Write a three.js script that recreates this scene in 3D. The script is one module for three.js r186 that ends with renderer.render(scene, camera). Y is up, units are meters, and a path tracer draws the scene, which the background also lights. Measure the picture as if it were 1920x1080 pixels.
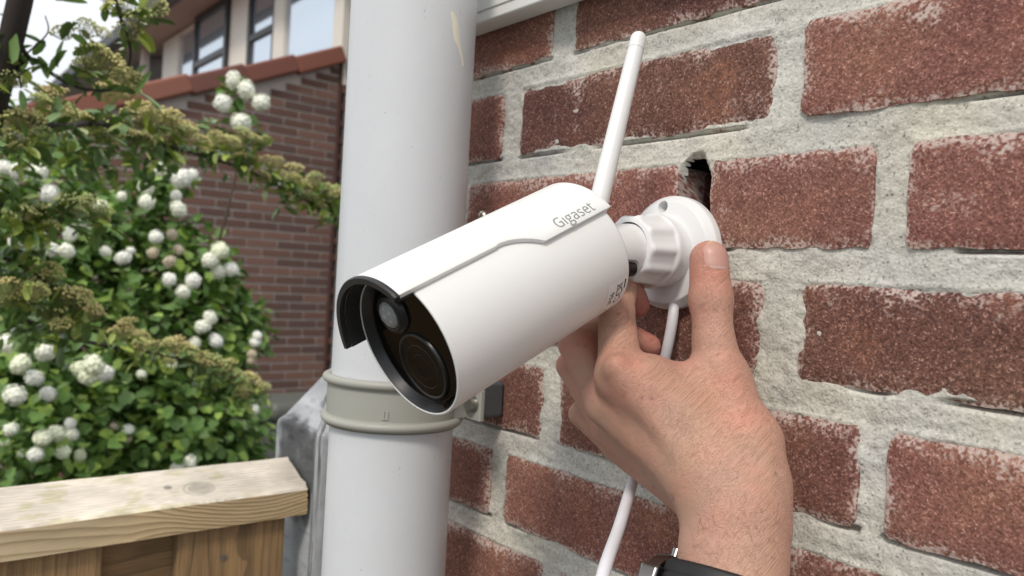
import * as THREE from 'three';
import { mergeGeometries, toCreasedNormals } from 'three/addons/utils/BufferGeometryUtils.js';
import { RoundedBoxGeometry } from 'three/addons/geometries/RoundedBoxGeometry.js';
import { Brush, Evaluator, SUBTRACTION } from 'three-bvh-csg';

// ------------------------------------------------------------------ camera, sky, sun, exposure
// The near brick wall is the plane z = 0 (x along it, y up, z out of it); y = 0 is about 1.9 m above the ground.
const scene = new THREE.Scene();
const camera = new THREE.PerspectiveCamera(2 * Math.atan(540 / 1472) * 180 / Math.PI, 16 / 9, 0.02, 200);
camera.position.set(0, -0.02465, 0.37035);
camera.rotation.order = 'YXZ';
camera.rotation.set(-0.0104, 0.8784, 0.0558);
camera.focus = 0.405;
camera.userData.fStop = 12.5;
camera.updateMatrixWorld(true);

const renderer = new THREE.WebGLRenderer({ antialias: true });
renderer.setSize(1024, 576);
renderer.toneMapping = THREE.LinearToneMapping;
renderer.toneMappingExposure = 1.36;
renderer.shadowMap.enabled = true;

{ // bright overcast sky
  const w = 256, h = 128, d = new Float32Array(w * h * 4);
  for (let j = 0; j < h; j++) for (let i = 0; i < w; i++) {
    const el = ((j + 0.5) / h - 0.5) * Math.PI, s = Math.sin(el), az = (i / w) * Math.PI * 2;
    const cloud = 1 + 0.10 * Math.sin(az * 2 + 3 * s) * Math.cos(el) + 0.06 * Math.sin(az * 5 + 9 * s + 1);
    const L = s > -0.02 ? (0.57 + 0.64 * Math.max(0, s)) * cloud : 0.18;
    const o = (j * w + i) * 4; d[o] = L * 0.965; d[o + 1] = L * 1.0; d[o + 2] = L * 1.055; d[o + 3] = 1;
  }
  const t = new THREE.DataTexture(d, w, h, THREE.RGBAFormat, THREE.FloatType);
  t.mapping = THREE.EquirectangularReflectionMapping; t.magFilter = t.minFilter = THREE.LinearFilter; t.needsUpdate = true;
  scene.background = t; scene.environment = t;
}
const sun = new THREE.DirectionalLight(0xfff6ea, 1.5);
sun.position.set(2.3, 5.6, 4.4); sun.target.position.set(-0.3, 0, 0);
sun.castShadow = true; sun.shadow.radius = 20; sun.shadow.mapSize.set(2048, 2048);
Object.assign(sun.shadow.camera, { left: -6, right: 6, top: 6, bottom: -6, near: 0.1, far: 30 });
scene.add(sun, sun.target);

// ------------------------------------------------------------------ helpers
let seed = 20240;
const rnd = () => { seed = (seed * 1664525 + 1013904223) >>> 0; return seed / 4294967296; };
const rr = (a, b) => a + (b - a) * rnd();
const clamp = (x, a = 0, b = 1) => Math.min(b, Math.max(a, x));
const sm = (a, b, x) => { const t = clamp((x - a) / (b - a)); return t * t * (3 - 2 * t); };
const mix = (a, b, t) => a + (b - a) * t;
const V = (x, y, z) => new THREE.Vector3(x, y, z);
// a point of the place on the line of sight through a place in the photograph (1920 x 1080), at a given depth in metres
const at = (px, py, depth) => V((px - 960) / 1472, (540 - py) / 1472, -1).multiplyScalar(depth).applyMatrix4(camera.matrixWorld);
const TAB = new Float32Array(65536); for (let i = 0; i < 65536; i++) TAB[i] = rnd();
const hsh = (i, j) => TAB[((i & 255) | ((j & 255) << 8))];
function noise(x, y) {
  const i = Math.floor(x), j = Math.floor(y), f = x - i, g = y - j, u = f * f * (3 - 2 * f), v = g * g * (3 - 2 * g);
  return mix(mix(hsh(i, j), hsh(i + 1, j), u), mix(hsh(i, j + 1), hsh(i + 1, j + 1), u), v);
}
const fbm = (x, y, n = 4) => { let s = 0, a = 0.5, t = 0; for (let k = 0; k < n; k++) { s += a * noise(x, y); t += a; x = x * 2.03 + 17.1; y = y * 2.03 + 5.3; a *= 0.5; } return s / t; };
const noise3 = (x, y, z) => (noise(x + 0.37 * z, y - 0.21 * z) + noise(y + 31.7, z + 0.3 * x) + noise(z + 11.3, x - 0.4 * y)) / 3;
function tex(w, h, fn, srgb = true, wrap = THREE.RepeatWrapping) {
  const d = new Uint8Array(w * h * 4);
  for (let j = 0; j < h; j++) for (let i = 0; i < w; i++) {
    const c = fn(i, j), o = (j * w + i) * 4;
    d[o] = clamp(c[0], 0, 255); d[o + 1] = clamp(c[1], 0, 255); d[o + 2] = clamp(c[2], 0, 255); d[o + 3] = c.length > 3 ? c[3] : 255;
  }
  const t = new THREE.DataTexture(d, w, h, THREE.RGBAFormat);
  t.wrapS = t.wrapT = wrap; t.magFilter = THREE.LinearFilter; t.minFilter = THREE.LinearMipmapLinearFilter; t.generateMipmaps = true;
  if (srgb) t.colorSpace = THREE.SRGBColorSpace;
  t.needsUpdate = true; return t;
}
const mat = (o) => new THREE.MeshStandardMaterial({ roughness: 0.7, ...o });
const phys = (o) => new THREE.MeshPhysicalMaterial({ roughness: 0.7, ...o });
const lin = (r, g, b) => new THREE.Color().setRGB(r, g, b);
const taken = {};
function numbered(n) { const k = taken[n] = (taken[n] ?? -1) + 1; return k ? n + '_' + String(k).padStart(3, '0') : n; }
function part(name, geo, m, parent, label) {
  const o = new THREE.Mesh(geo, m); o.name = name; o.castShadow = o.receiveShadow = true; parent.add(o);
  if (label) o.userData.label = label;
  return o;
}
function thing(name, label, category, pos = [0, 0, 0], group) {
  const g = new THREE.Group(); g.name = numbered(name); g.position.set(...pos); scene.add(g);
  g.userData = { label, category }; if (group) g.userData.group = group;
  return g;
}
function setting(name, geo, m) { const o = part(numbered(name), geo, m, scene); o.userData.kind = 'structure'; return o; }
function sheet(P, idx, uv, col) {
  const g = new THREE.BufferGeometry(); g.setAttribute('position', new THREE.Float32BufferAttribute(P, 3));
  if (uv) g.setAttribute('uv', new THREE.Float32BufferAttribute(uv, 2));
  if (col) g.setAttribute('color', new THREE.Float32BufferAttribute(col, 3));
  if (idx) g.setIndex(idx); g.computeVertexNormals(); return g;
}
// box with uv in metres (each face by its own two axes)
function ubox(x0, x1, y0, y1, z0, z1, bevel = 0, off = 0) {
  const w = x1 - x0, h = y1 - y0, d = z1 - z0;
  const g = bevel ? new RoundedBoxGeometry(w, h, d, 2, bevel) : new THREE.BoxGeometry(w, h, d);
  g.translate((x0 + x1) / 2, (y0 + y1) / 2, (z0 + z1) / 2);
  const p = g.attributes.position, n = g.attributes.normal, uv = new Float32Array(p.count * 2);
  for (let i = 0; i < p.count; i++) {
    const ax = Math.abs(n.getX(i)), ay = Math.abs(n.getY(i)), az = Math.abs(n.getZ(i));
    const [a, b] = ax > ay && ax > az ? [p.getZ(i), p.getY(i)] : ay > az ? [p.getZ(i), p.getX(i)] : [p.getX(i), p.getY(i)];
    uv[i * 2] = a + off; uv[i * 2 + 1] = b + off * 0.37;
  }
  g.setAttribute('uv', new THREE.BufferAttribute(uv, 2)); return g;
}
const lathe = (pts, n = 64) => new THREE.LatheGeometry(pts.map((p) => new THREE.Vector2(p[0], p[1])), n);
const tube = (pts, r, n = 40, m = 12) => new THREE.TubeGeometry(new THREE.CatmullRomCurve3(pts), n, r, m, false);
function merge(list) { return mergeGeometries(list.map((g) => { const q = g.index ? g.toNonIndexed() : g.clone(); for (const k of Object.keys(q.attributes)) if (!['position', 'normal', 'uv', 'color'].includes(k)) q.deleteAttribute(k); return q; }), false); }

// ------------------------------------------------------------------ the near brick wall
const PITCH = 0.0675, BH = 0.0492;
const fixedRows = {
  2: [[-0.6286, -0.4186], [-0.396, -0.186], [-0.169, 0.041]],
  1: [[-0.5699, -0.4699], [-0.4492, -0.2389], [-0.2215, -0.0115], [0.0065, 0.1065]],
  0: [[-0.508, -0.2985], [-0.2747, -0.1808], [-0.1645, 0.0455]],
  '-1': [[-0.6757, -0.4657], [-0.4487, -0.2387], [-0.2154, -0.0054]],
  '-2': [[-0.6183, -0.4083], [-0.3901, -0.1802], [-0.1666, 0.0434]],
  '-3': [[-0.5603, -0.4603], [-0.4423, -0.2323], [-0.215, -0.115], [-0.098, 0.112]],
  '-4': [[-0.608, -0.398], [-0.381, -0.171], [-0.153, 0.057]],
};
const WL = -0.66, WR = 1.25, WB = -1.9, WT = 0.94;
const bricks = [];
for (let k = Math.floor(WB / PITCH); k * PITCH < WT; k++) {
  const row = (fixedRows[k] ?? []).map((b) => [...b]);
  let r = row.length ? row[row.length - 1][1] : WL - rr(0, 0.2);
  if (!row.length) { let l = WL - rr(0, 0.2); r = l; }
  while (r < WR) { const l = r + rr(0.015, 0.019), len = rnd() < 0.3 ? 0.1 : 0.21; row.push([l, l + len]); r = l + len; }
  let l0 = row[0][0];
  while (l0 > WL) { const e = l0 - rr(0.015, 0.019), len = rnd() < 0.35 ? 0.1 : 0.21; row.unshift([e - len, e]); l0 = e - len; }
  for (const [a, b] of row) { const x0 = Math.max(a, WL), x1 = Math.min(b, WR); if (x1 - x0 > 0.015) bricks.push({ k, x0, x1, y0: k * PITCH, y1: k * PITCH + BH, tone: rnd(), id: bricks.length }); }
}
// map of the wall's middle: 2048 x 1248 texels over 1.024 x 0.624 m
const MX0 = -0.68, MY0 = -0.36, TX = 0.0005, MW = 2048, MH = 1248;
const rowsOf = {}; for (const b of bricks) (rowsOf[b.k] ??= []).push(b);
const grainTab = (x, y) => 0.52 * noise(x / 0.0008, y / 0.00075) + 0.12 * noise(x / 0.0022 + 9, y / 0.0020 + 3) + 0.36 * hsh(Math.floor(x / 0.0005), Math.floor(y / 0.0005));
function brickTexel(x, y, b) {
  const g = grainTab(x, y), big = fbm(x / 0.06 + 3, y / 0.05, 3), t = b ? b.tone : 0.5;
  let r = 117, gg = 78, bl = 68;
  const lift = 1 + (t - 0.5) * 0.28 + (big - 0.5) * 0.24; r *= lift; gg *= lift * (1 + (big - 0.5) * 0.12); bl *= lift;
  const s = (g - 0.5) * 2; r += s * 56; gg += s * 43; bl += s * 38;
  if (g > 0.72) { const w = 0.75 * clamp((g - 0.72) / 0.14); r = mix(r, 212, w); gg = mix(gg, 182, w); bl = mix(bl, 164, w); }
  const och = noise(x / 0.03 + 40, y / 0.024 + 8); if (och > 0.72) { const w = (och - 0.72) * 1.6 * noise(x / 0.002, y / 0.002); r = mix(r, 186, w); gg = mix(gg, 118, w); bl = mix(bl, 84, w); }
  let dust = 0;
  if (b) {
    const dl = x - b.x0, dr = b.x1 - x, db = y - b.y0, dt = b.y1 - y, n = fbm(x / 0.018 + b.id * 7, y / 0.014, 3);
    const e = (d, w) => Math.exp(-Math.max(0, d) / w);
    dust = Math.max(e(dl, 0.0030 + 0.011 * n * n), e(dr, 0.0030 + 0.011 * n * n), e(db, 0.0024 + 0.009 * n * n), e(dt, 0.0035 + 0.015 * n * n)) * (0.30 + 0.85 * n);
    const blotch = (cx, cy, rx, ry) => { const q = Math.hypot((x - cx) / rx, (y - cy) / ry); return 1.25 * sm(1, 0.1, q + (n - 0.5) * 0.9); };
    dust = Math.max(dust, 0.62 * blotch(-0.3905, 0.108, 0.012, 0.018), 0.6 * blotch(-0.1625, 0.108, 0.016, 0.014), 0.5 * blotch(-0.172, -0.024, 0.006, 0.005), 0.42 * blotch(-0.118, -0.093, 0.014, 0.01), 0.4 * blotch(-0.186, 0.042, 0.014, 0.012));
    dust = Math.max(dust, 0.5 * sm(0.70, 0.82, fbm(x / 0.022 + b.id * 3, y / 0.02 + 50, 3)) * 0.8);
  }
  const k = dust > 0 ? sm(0.66 - dust * 0.60, 1.10 - dust * 0.62, noise(x / 0.0012 + 70, y / 0.0012) * 0.7 + 0.3 * hsh(Math.floor(x / 0.0007) + 9, Math.floor(y / 0.0007))) * Math.min(1, dust * 1.8) : 0;
  r = mix(r, 205, k * 0.85); gg = mix(gg, 190, k * 0.85); bl = mix(bl, 182, k * 0.85);
  return [r, gg, bl];
}
const brickMap = tex(MW, MH, (i, j) => {
  const x = MX0 + (i + 0.5) * TX, y = MY0 + (j + 0.5) * TX, k = Math.floor((y + 0.004) / PITCH), row = rowsOf[k];
  let b = null; if (row) for (const q of row) if (x > q.x0 - 0.008 && x < q.x1 + 0.008) b = q;
  return brickTexel(x, y, b);
}, true, THREE.MirroredRepeatWrapping);
const brickBump = tex(MW, MH, (i, j) => { const x = MX0 + (i + 0.5) * TX, y = MY0 + (j + 0.5) * TX; const v = 255 * (0.75 * grainTab(x, y) + 0.25 * fbm(x / 0.009, y / 0.009, 2)); return [v, v, v]; }, false, THREE.MirroredRepeatWrapping);
const mortarMap = tex(1024, 1024, (i, j) => {
  const x = i * 0.0005, y = j * 0.0005, g = grainTab(x * 0.8, y * 0.8), big = fbm(x / 0.03, y / 0.022, 4), gr = hsh(i * 7 + (j >> 3), j * 3);
  let v = 194 + (big - 0.5) * 34 + (g - 0.5) * 46; if (g < 0.27) v -= (0.27 - g) * 330; if (gr > 0.985) v += 30;
  const warm = fbm(x / 0.05 + 9, y / 0.05, 2) - 0.5;
  return [v + warm * 10, v * 0.985 + warm * 5, v * 0.935 - warm * 8];
});
const mortarBump = tex(1024, 1024, (i, j) => { const x = i * 0.0005, y = j * 0.0005; const v = 255 * clamp(0.5 * grainTab(x * 0.7, y * 0.8) + 0.5 * fbm(x / 0.006, y / 0.004, 3)); return [v, v, v]; }, false);
const wallUV = (x, y) => [(x - MX0) / (MW * TX), (y - MY0) / (MH * TX)];
const brickMat = mat({ map: brickMap, bumpMap: brickBump, bumpScale: 0.0006, roughness: 0.92 });
const mortarMat = mat({ map: mortarMap, bumpMap: mortarBump, bumpScale: 0.0010, roughness: 0.95 });

const wall = thing('brick_wall', 'near red-brown brick wall with thick rough grey mortar joints', 'wall');
function brickGeo(b, cell) {
  const nx = Math.max(2, Math.round((b.x1 - b.x0) / cell)), ny = Math.max(2, Math.round((b.y1 - b.y0) / cell)), P = [], uv = [], I = [];
  const D = 0.095;
  const pt = (i, j, back) => {
    let x = mix(b.x0, b.x1, i / nx), y = mix(b.y0, b.y1, j / ny);
    const edge = i === 0 || j === 0 || i === nx || j === ny;
    const rag = (n) => (n - 0.5) * 0.0019;
    if (i === 0 || i === nx) x += rag(noise(y / 0.006 + b.id, 3.3)) + (i ? -1 : 1) * 0.0016 * (j === 0 || j === ny ? 1.6 : 0);
    if (j === 0 || j === ny) y += rag(noise(x / 0.007 + b.id * 3, 7.7)) * 1.1;
    const near = Math.min(i, nx - i, j, ny - j);
    let z = (b.tone - 0.5) * 0.0018 + (fbm(x / 0.03 + b.id, y / 0.03, 3) - 0.5) * 0.0022 + (noise(x / 0.005, y / 0.005) - 0.5) * 0.0006;
    if (edge) z -= 0.0016; else if (near === 1) z -= 0.0002;
    if (back) z = -D;
    P.push(x, y, z); uv.push(...wallUV(x, y));
  };
  for (let j = 0; j <= ny; j++) for (let i = 0; i <= nx; i++) pt(i, j, false);
  const q = (i, j) => j * (nx + 1) + i;
  for (let j = 0; j < ny; j++) for (let i = 0; i < nx; i++) I.push(q(i, j), q(i + 1, j), q(i + 1, j + 1), q(i, j), q(i + 1, j + 1), q(i, j + 1));
  const loop = [];
  for (let i = 0; i < nx; i++) loop.push([i, 0]); for (let j = 0; j < ny; j++) loop.push([nx, j]);
  for (let i = nx; i > 0; i--) loop.push([i, ny]); for (let j = ny; j > 0; j--) loop.push([0, j]);
  const base = P.length / 3;   // side walls, their own vertices so the edge stays crisp
  for (const [i, j] of loop) { const o = q(i, j) * 3; P.push(P[o], P[o + 1], P[o + 2]); uv.push(uv[q(i, j) * 2], uv[q(i, j) * 2 + 1]); P.push(P[o], P[o + 1], -D); uv.push(uv[q(i, j) * 2] + 0.03, uv[q(i, j) * 2 + 1] + 0.05); }
  const n = loop.length;
  for (let k = 0; k < n; k++) { const a = base + 2 * k, c = base + 2 * ((k + 1) % n); I.push(a, a + 1, c + 1, a, c + 1, c); }
  return sheet(P, I, uv);
}
{
  const c = V(-0.33, -0.02, 0), byDist = [...bricks].sort((a, b) => Math.hypot((a.x0 + a.x1) / 2 - c.x, a.y0 - c.y) - Math.hypot((b.x0 + b.x1) / 2 - c.x, b.y0 - c.y));
  const rest = [];
  byDist.forEach((b, n) => {
    const inView = b.y0 > -0.33 && b.y1 < 0.25 && b.x0 < 0.03;
    const g = brickGeo(b, inView ? 0.004 : 0.03);
    if (n < 290) part('brick', g, brickMat, wall); else rest.push(g);
  });
  part('brick', merge(rest), brickMat, wall).userData.kind = 'stuff';
  // mortar: one uneven bed with real height, deeper under the bricks, with the open weep joint left out
  const near = (x, y) => {
    const k = Math.floor((y + (PITCH - BH) / 2) / PITCH), row = rowsOf[k]; let under = 9, over = 9, sideD = 9;
    for (const kk of [k, k + 1]) for (const b of rowsOf[kk] ?? []) if (x > b.x0 - 0.001 && x < b.x1 + 0.001) { if (y <= b.y0) under = Math.min(under, b.y0 - y); }
    for (const kk of [k - 1, k]) for (const b of rowsOf[kk] ?? []) if (x > b.x0 - 0.001 && x < b.x1 + 0.001 && y >= b.y1) over = Math.min(over, y - b.y1);
    for (const b of row ?? []) if (y > b.y0 && y < b.y1) sideD = Math.min(sideD, Math.abs(x - b.x0), Math.abs(x - b.x1));
    return [under, over, sideD];
  };
  const bed = (x0, x1, y0, y1, cell) => {
    const nx = Math.round((x1 - x0) / cell), ny = Math.round((y1 - y0) / cell), P = [], uv = [], I = [], hollow = [];
    for (let j = 0; j <= ny; j++) for (let i = 0; i <= nx; i++) {
      const x = mix(x0, x1, i / nx), y = mix(y0, y1, j / ny), [un, ov, sd] = near(x, y);
      let z = -0.0024 + (fbm(x / 0.03, y / 0.012, 3) - 0.5) * 0.0030 + (noise(x / 0.004, y / 0.003) - 0.5) * 0.0009;
      if (un < 0.003) z -= 0.0060 * sm(0.0026, 0.0012, un) * sm(0.44, 0.60, fbm(x / 0.05 + 5, y / 0.4, 3) + 0.08);
      if (ov < 0.004) z += 0.0012 * sm(0.004, 0, ov);
      if (sd < 0.004) z += 0.0010 * sm(0.004, 0, sd) * (noise(x / 0.01, y / 0.01) * 2 - 0.6);
      const hx = (x + 0.2866) / 0.0122, hy = (y - 0.0215) / 0.033, ho = (hy > 0.2 ? Math.hypot(hx + 0.15, (hy - 0.2) * 1.22) : Math.max(Math.abs(hx), Math.abs(hy))) + (noise(x / 0.006, y / 0.006) - 0.5) * 0.10;
      hollow.push(ho < 1.0); z -= 0.006 * sm(1.06, 0.98, ho);
      z = Math.min(z, -0.0004);
      P.push(x, y, z); uv.push(x / 0.512, y / 0.512);
    }
    for (let j = 0; j < ny; j++) for (let i = 0; i < nx; i++) { const a = j * (nx + 1) + i, b = a + nx + 1; if (hollow[a] && hollow[b + 1]) continue; I.push(a, a + 1, b + 1, a, b + 1, b); }
    return sheet(P, I, uv);
  };
  const X0 = WL, X1 = 0.02, Y0 = -0.30, Y1 = 0.20;
  part('mortar', bed(X0, X1, Y0, Y1, 0.00135), mortarMat, wall);
  const core = [ubox(WL, WR, WB, Y0, -0.12, -0.004), ubox(WL, WR, Y1, WT, -0.12, -0.004), ubox(X1, WR, Y0, Y1, -0.12, -0.004), ubox(WL, X1, Y0, Y1, -0.12, -0.085)];
  for (const g of core) { const u = g.attributes.uv; for (let i = 0; i < u.count; i++) u.setXY(i, u.getX(i) / 0.512, u.getY(i) / 0.512); }
  part('mortar_core', merge(core), mortarMat, wall);
}

// ground
const soilMap = tex(512, 512, (i, j) => { const n = fbm(i / 40, j / 40, 5), g = hsh(i, j); const v = 60 + n * 50 + (g - 0.5) * 30; return [v * 0.96, v, v * 0.92]; });
{
  const g = new THREE.PlaneGeometry(160, 160); g.rotateX(-Math.PI / 2); const u = g.attributes.uv; for (let i = 0; i < u.count; i++) u.setXY(i, u.getX(i) * 200, u.getY(i) * 200);
  const o = setting('ground', g, mat({ map: soilMap, roughness: 0.95 })); o.position.set(-20, -1.9, 0);
}

// ------------------------------------------------------------------ neighbouring terrace behind the garden
const PX = -5.37, FZ = -2.335;   // side wall of the lean-to (facing +x) and facade (facing +z)
{
  const t = thing('terraced_house', 'far brick house with red verge tiles and white framed upstairs windows', 'house', [PX, -1.9, FZ]);
  const L = (x, y, z) => [x - PX, y + 1.9, z - FZ];
  const jointM = mat({ color: lin(0.48, 0.42, 0.39), roughness: 0.95 });
  const tones = [[0.158, 0.084, 0.064], [0.128, 0.070, 0.055], [0.188, 0.104, 0.080], [0.112, 0.065, 0.054]].map((c) => mat({ color: lin(...c), roughness: 0.9 }));
  const white = mat({ color: lin(0.74, 0.70, 0.62), roughness: 0.5 }), dark = mat({ color: lin(0.035, 0.04, 0.045), roughness: 0.4 });
  const box = (x0, x1, y0, y1, z0, z1, bv = 0) => ubox(x0 - PX, x1 - PX, y0 + 1.9, y1 + 1.9, z0 - FZ, z1 - FZ, bv);
  const verge = (z) => 0.83 + (-0.62 - z) * 0.4;       // underside of the verge along z
  // lean-to side wall: sloping top
  const sh = new THREE.Shape(); const zs = [FZ, 0.9];
  sh.moveTo(-(zs[1] - FZ), 0); sh.lineTo(0, 0); sh.lineTo(0, verge(FZ) + 1.9); sh.lineTo(-(zs[1] - FZ), verge(zs[1]) + 1.9);
  const wg = new THREE.ExtrudeGeometry(sh, { depth: 0.2, bevelEnabled: false }); wg.rotateY(Math.PI / 2); wg.translate(-0.206, 0, 0);
  part('joint_wall', wg, jointM, t);
  const bl = 0.21, bj = 0.222, bp = 0.0625, bgeo = new THREE.BoxGeometry(0.02, 0.0465, bl), rest = [];
  let n = 0; const list = [];
  for (let k = 0; k * bp < 3.6; k++) for (let c = 0; c < 16; c++) {
    const y = -1.9 + (k + 0.5) * bp, z = FZ + 0.105 + (c - 1) * bj + (k % 2) * bj / 2;
    if (z < FZ - 0.02) continue;
    if (y + 0.03 > verge(z - 0.1) || y + 0.03 > verge(z + 0.1) || z > 0.8) continue;
    list.push([y, z]);
  }
  list.sort((a, b) => Math.hypot(a[0] - 0.2, (a[1] + 1.9) * 1.2) - Math.hypot(b[0] - 0.2, (b[1] + 1.9) * 1.2));
  for (const [y, z] of list) {
    if (n++ < 290) { const b = part('brick', bgeo, tones[Math.floor(rnd() * 4)], t); b.position.set(-0.008 + rr(-0.001, 0.001), y + 1.9, z - FZ); }
    else { const g = bgeo.clone(); g.translate(-0.008, y + 1.9, z - FZ); rest.push(g); }
  }
  if (rest.length) part('brick', merge(rest), tones[0], t).userData.kind = 'stuff';
  // corner strip where the lean-to meets the facade
  part('corner_strip', box(PX - 0.03, PX + 0.012, -1.9, verge(FZ), FZ + 0.004, FZ + 0.03, 0.004), mat({ color: lin(0.075, 0.03, 0.025), roughness: 0.8 }), t);
  // verge tiles and lean-to roof
  const tileM = [[0.25, 0.095, 0.065], [0.21, 0.08, 0.06], [0.18, 0.075, 0.06], [0.27, 0.11, 0.075]].map((c) => mat({ color: lin(...c), roughness: 0.85 }));
  const ang = Math.atan(0.4);
  for (let k = 0; k < 9; k++) {
    const z = FZ + 0.2 + k * 0.36, y = verge(z) + 0.055;
    const g = new RoundedBoxGeometry(0.20, 0.125, 0.40, 3, 0.02); g.rotateX(ang + 0.045);
    const o = part('verge_tile', g, tileM[k % 4], t); o.position.set(-0.04 + rr(-0.004, 0.004), y + 1.9, z - FZ);
  }
  { const g = new THREE.BoxGeometry(5.0, 0.05, 3.4); g.rotateX(ang); const o = part('lean_to_roof', g, tileM[2], t); o.position.set(-2.66, verge(FZ + 1.58) + 1.9, 1.58); }
  // facade with window strip, eave and gutter
  part('facade', merge([box(-26, PX + 3, -1.9, 1.35, FZ - 0.25, FZ - 0.03), box(-26, PX + 3, 2.57, 2.9, FZ - 0.25, FZ - 0.03), box(-26, -10.75, 1.35, 2.57, FZ - 0.25, FZ - 0.03), box(PX + 0.012, PX + 3, 1.35, 2.57, FZ - 0.25, FZ - 0.03)]), mat({ color: lin(0.24, 0.22, 0.21), roughness: 0.9 }), t);
  part('soffit', box(-26, PX + 3, 2.585, 2.62, FZ - 0.03, -1.99), mat({ color: lin(0.36, 0.30, 0.25), roughness: 0.7 }), t);
  part('gutter', merge([box(-26, PX + 3, 2.56, 2.74, -1.99, -1.86, 0.03)]), mat({ color: lin(0.035, 0.037, 0.04), roughness: 0.5 }), t);
  { const g = new THREE.BoxGeometry(29, 0.06, 4.5); g.rotateX(0.62); const o = part('roof', g, mat({ color: lin(0.045, 0.045, 0.05), roughness: 0.8 }), t); o.position.set(-6, 4.62 + 1.37, -1.45); }
  const glass = phys({ color: lin(0.62, 0.70, 0.78), metalness: 0.75, roughness: 0.06 }), darkGlass = phys({ color: lin(0.10, 0.12, 0.14), metalness: 0.3, roughness: 0.05 });
  // pale posts between the windows
  for (const [a, b] of [[-5.50, -5.36], [-6.67, -6.48], [-7.74, -7.30], [-9.98, -9.42]]) part('window_post', box(a, b, 1.35, 2.57, FZ - 0.06, FZ + 0.03, 0.01), white, t);
  part('window_sill', box(-10.7, PX - 0.15, 1.36, 1.42, FZ + 0.032, FZ + 0.12, 0.01), white, t);
  part('room_wall', box(-10.7, PX + 2.9, 1.36, 2.56, FZ - 0.75, FZ - 0.70), mat({ color: lin(0.3, 0.3, 0.3) }), t);
  const frame = (x0, x1, y0, y1, w, z, m, rail) => { const l = [box(x0, x0 + w, y0, y1, z, z + 0.05), box(x1 - w, x1, y0, y1, z, z + 0.05), box(x0 + w, x1 - w, y1 - w, y1, z + 0.001, z + 0.049), box(x0 + w, x1 - w, y0, y0 + w, z + 0.001, z + 0.049)]; if (rail) l.push(box(x0 + w, x1 - w, rail - w / 2, rail + w / 2, z + 0.002, z + 0.048)); return merge(l); };
  const win = (x0, x1, m, w, rail, g) => { const o = part('window', frame(x0, x1, 1.42, 2.57, w, FZ - 0.03, m, rail), m, t); part('pane', box(x0 + w - 0.004, x1 - w + 0.004, 1.42 + w - 0.004, 2.57 - w + 0.004, FZ - 0.012, FZ - 0.006), g, o); return o; };
  win(-6.48, -5.50, white, 0.03, 0, glass);
  win(-7.30, -6.67, dark, 0.055, 2.07, glass);
  win(-9.42, -8.72, white, 0.03, 0, glass);
  const sash = win(-8.72, -7.74, dark, 0.06, 2.06, glass);    // top-hung casement pushed open
  sash.rotation.x = 0; sash.geometry.translate(0, 0, 0.05); sash.children[0].position.z = 0.05;
  part('drainpipe', new THREE.CylinderGeometry(0.05, 0.05, 4.5, 20).translate(-10.62 - PX, 2.25, 0.07), white, t);
}
// grey bin against the far wall
{
  const c = at(550, 860, 4.3), t = thing('wheelie_bin', 'dull grey bin with rounded lid standing before the far brick wall', 'bin', [c.x, -1.9, c.z]);
  const top = at(545, 775, 4.3).y + 1.9;
  const g = new RoundedBoxGeometry(0.4, top, 0.34, 4, 0.05); g.translate(0, top / 2, 0); part('body', g, mat({ color: lin(0.075, 0.078, 0.072), roughness: 0.6 }), t);
  const lid = new RoundedBoxGeometry(0.44, 0.1, 0.38, 4, 0.045); lid.translate(0, top + 0.045, 0); part('lid', lid, mat({ color: lin(0.11, 0.112, 0.098), roughness: 0.55 }), t);
  for (const s of [-1, 1]) part('wheel', new THREE.CylinderGeometry(0.1, 0.1, 0.05, 20).rotateZ(Math.PI / 2).translate(s * 0.17, 0.1, -0.17), mat({ color: lin(0.02, 0.02, 0.02) }), t);
  t.rotation.y = Math.PI / 2;
}

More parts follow.
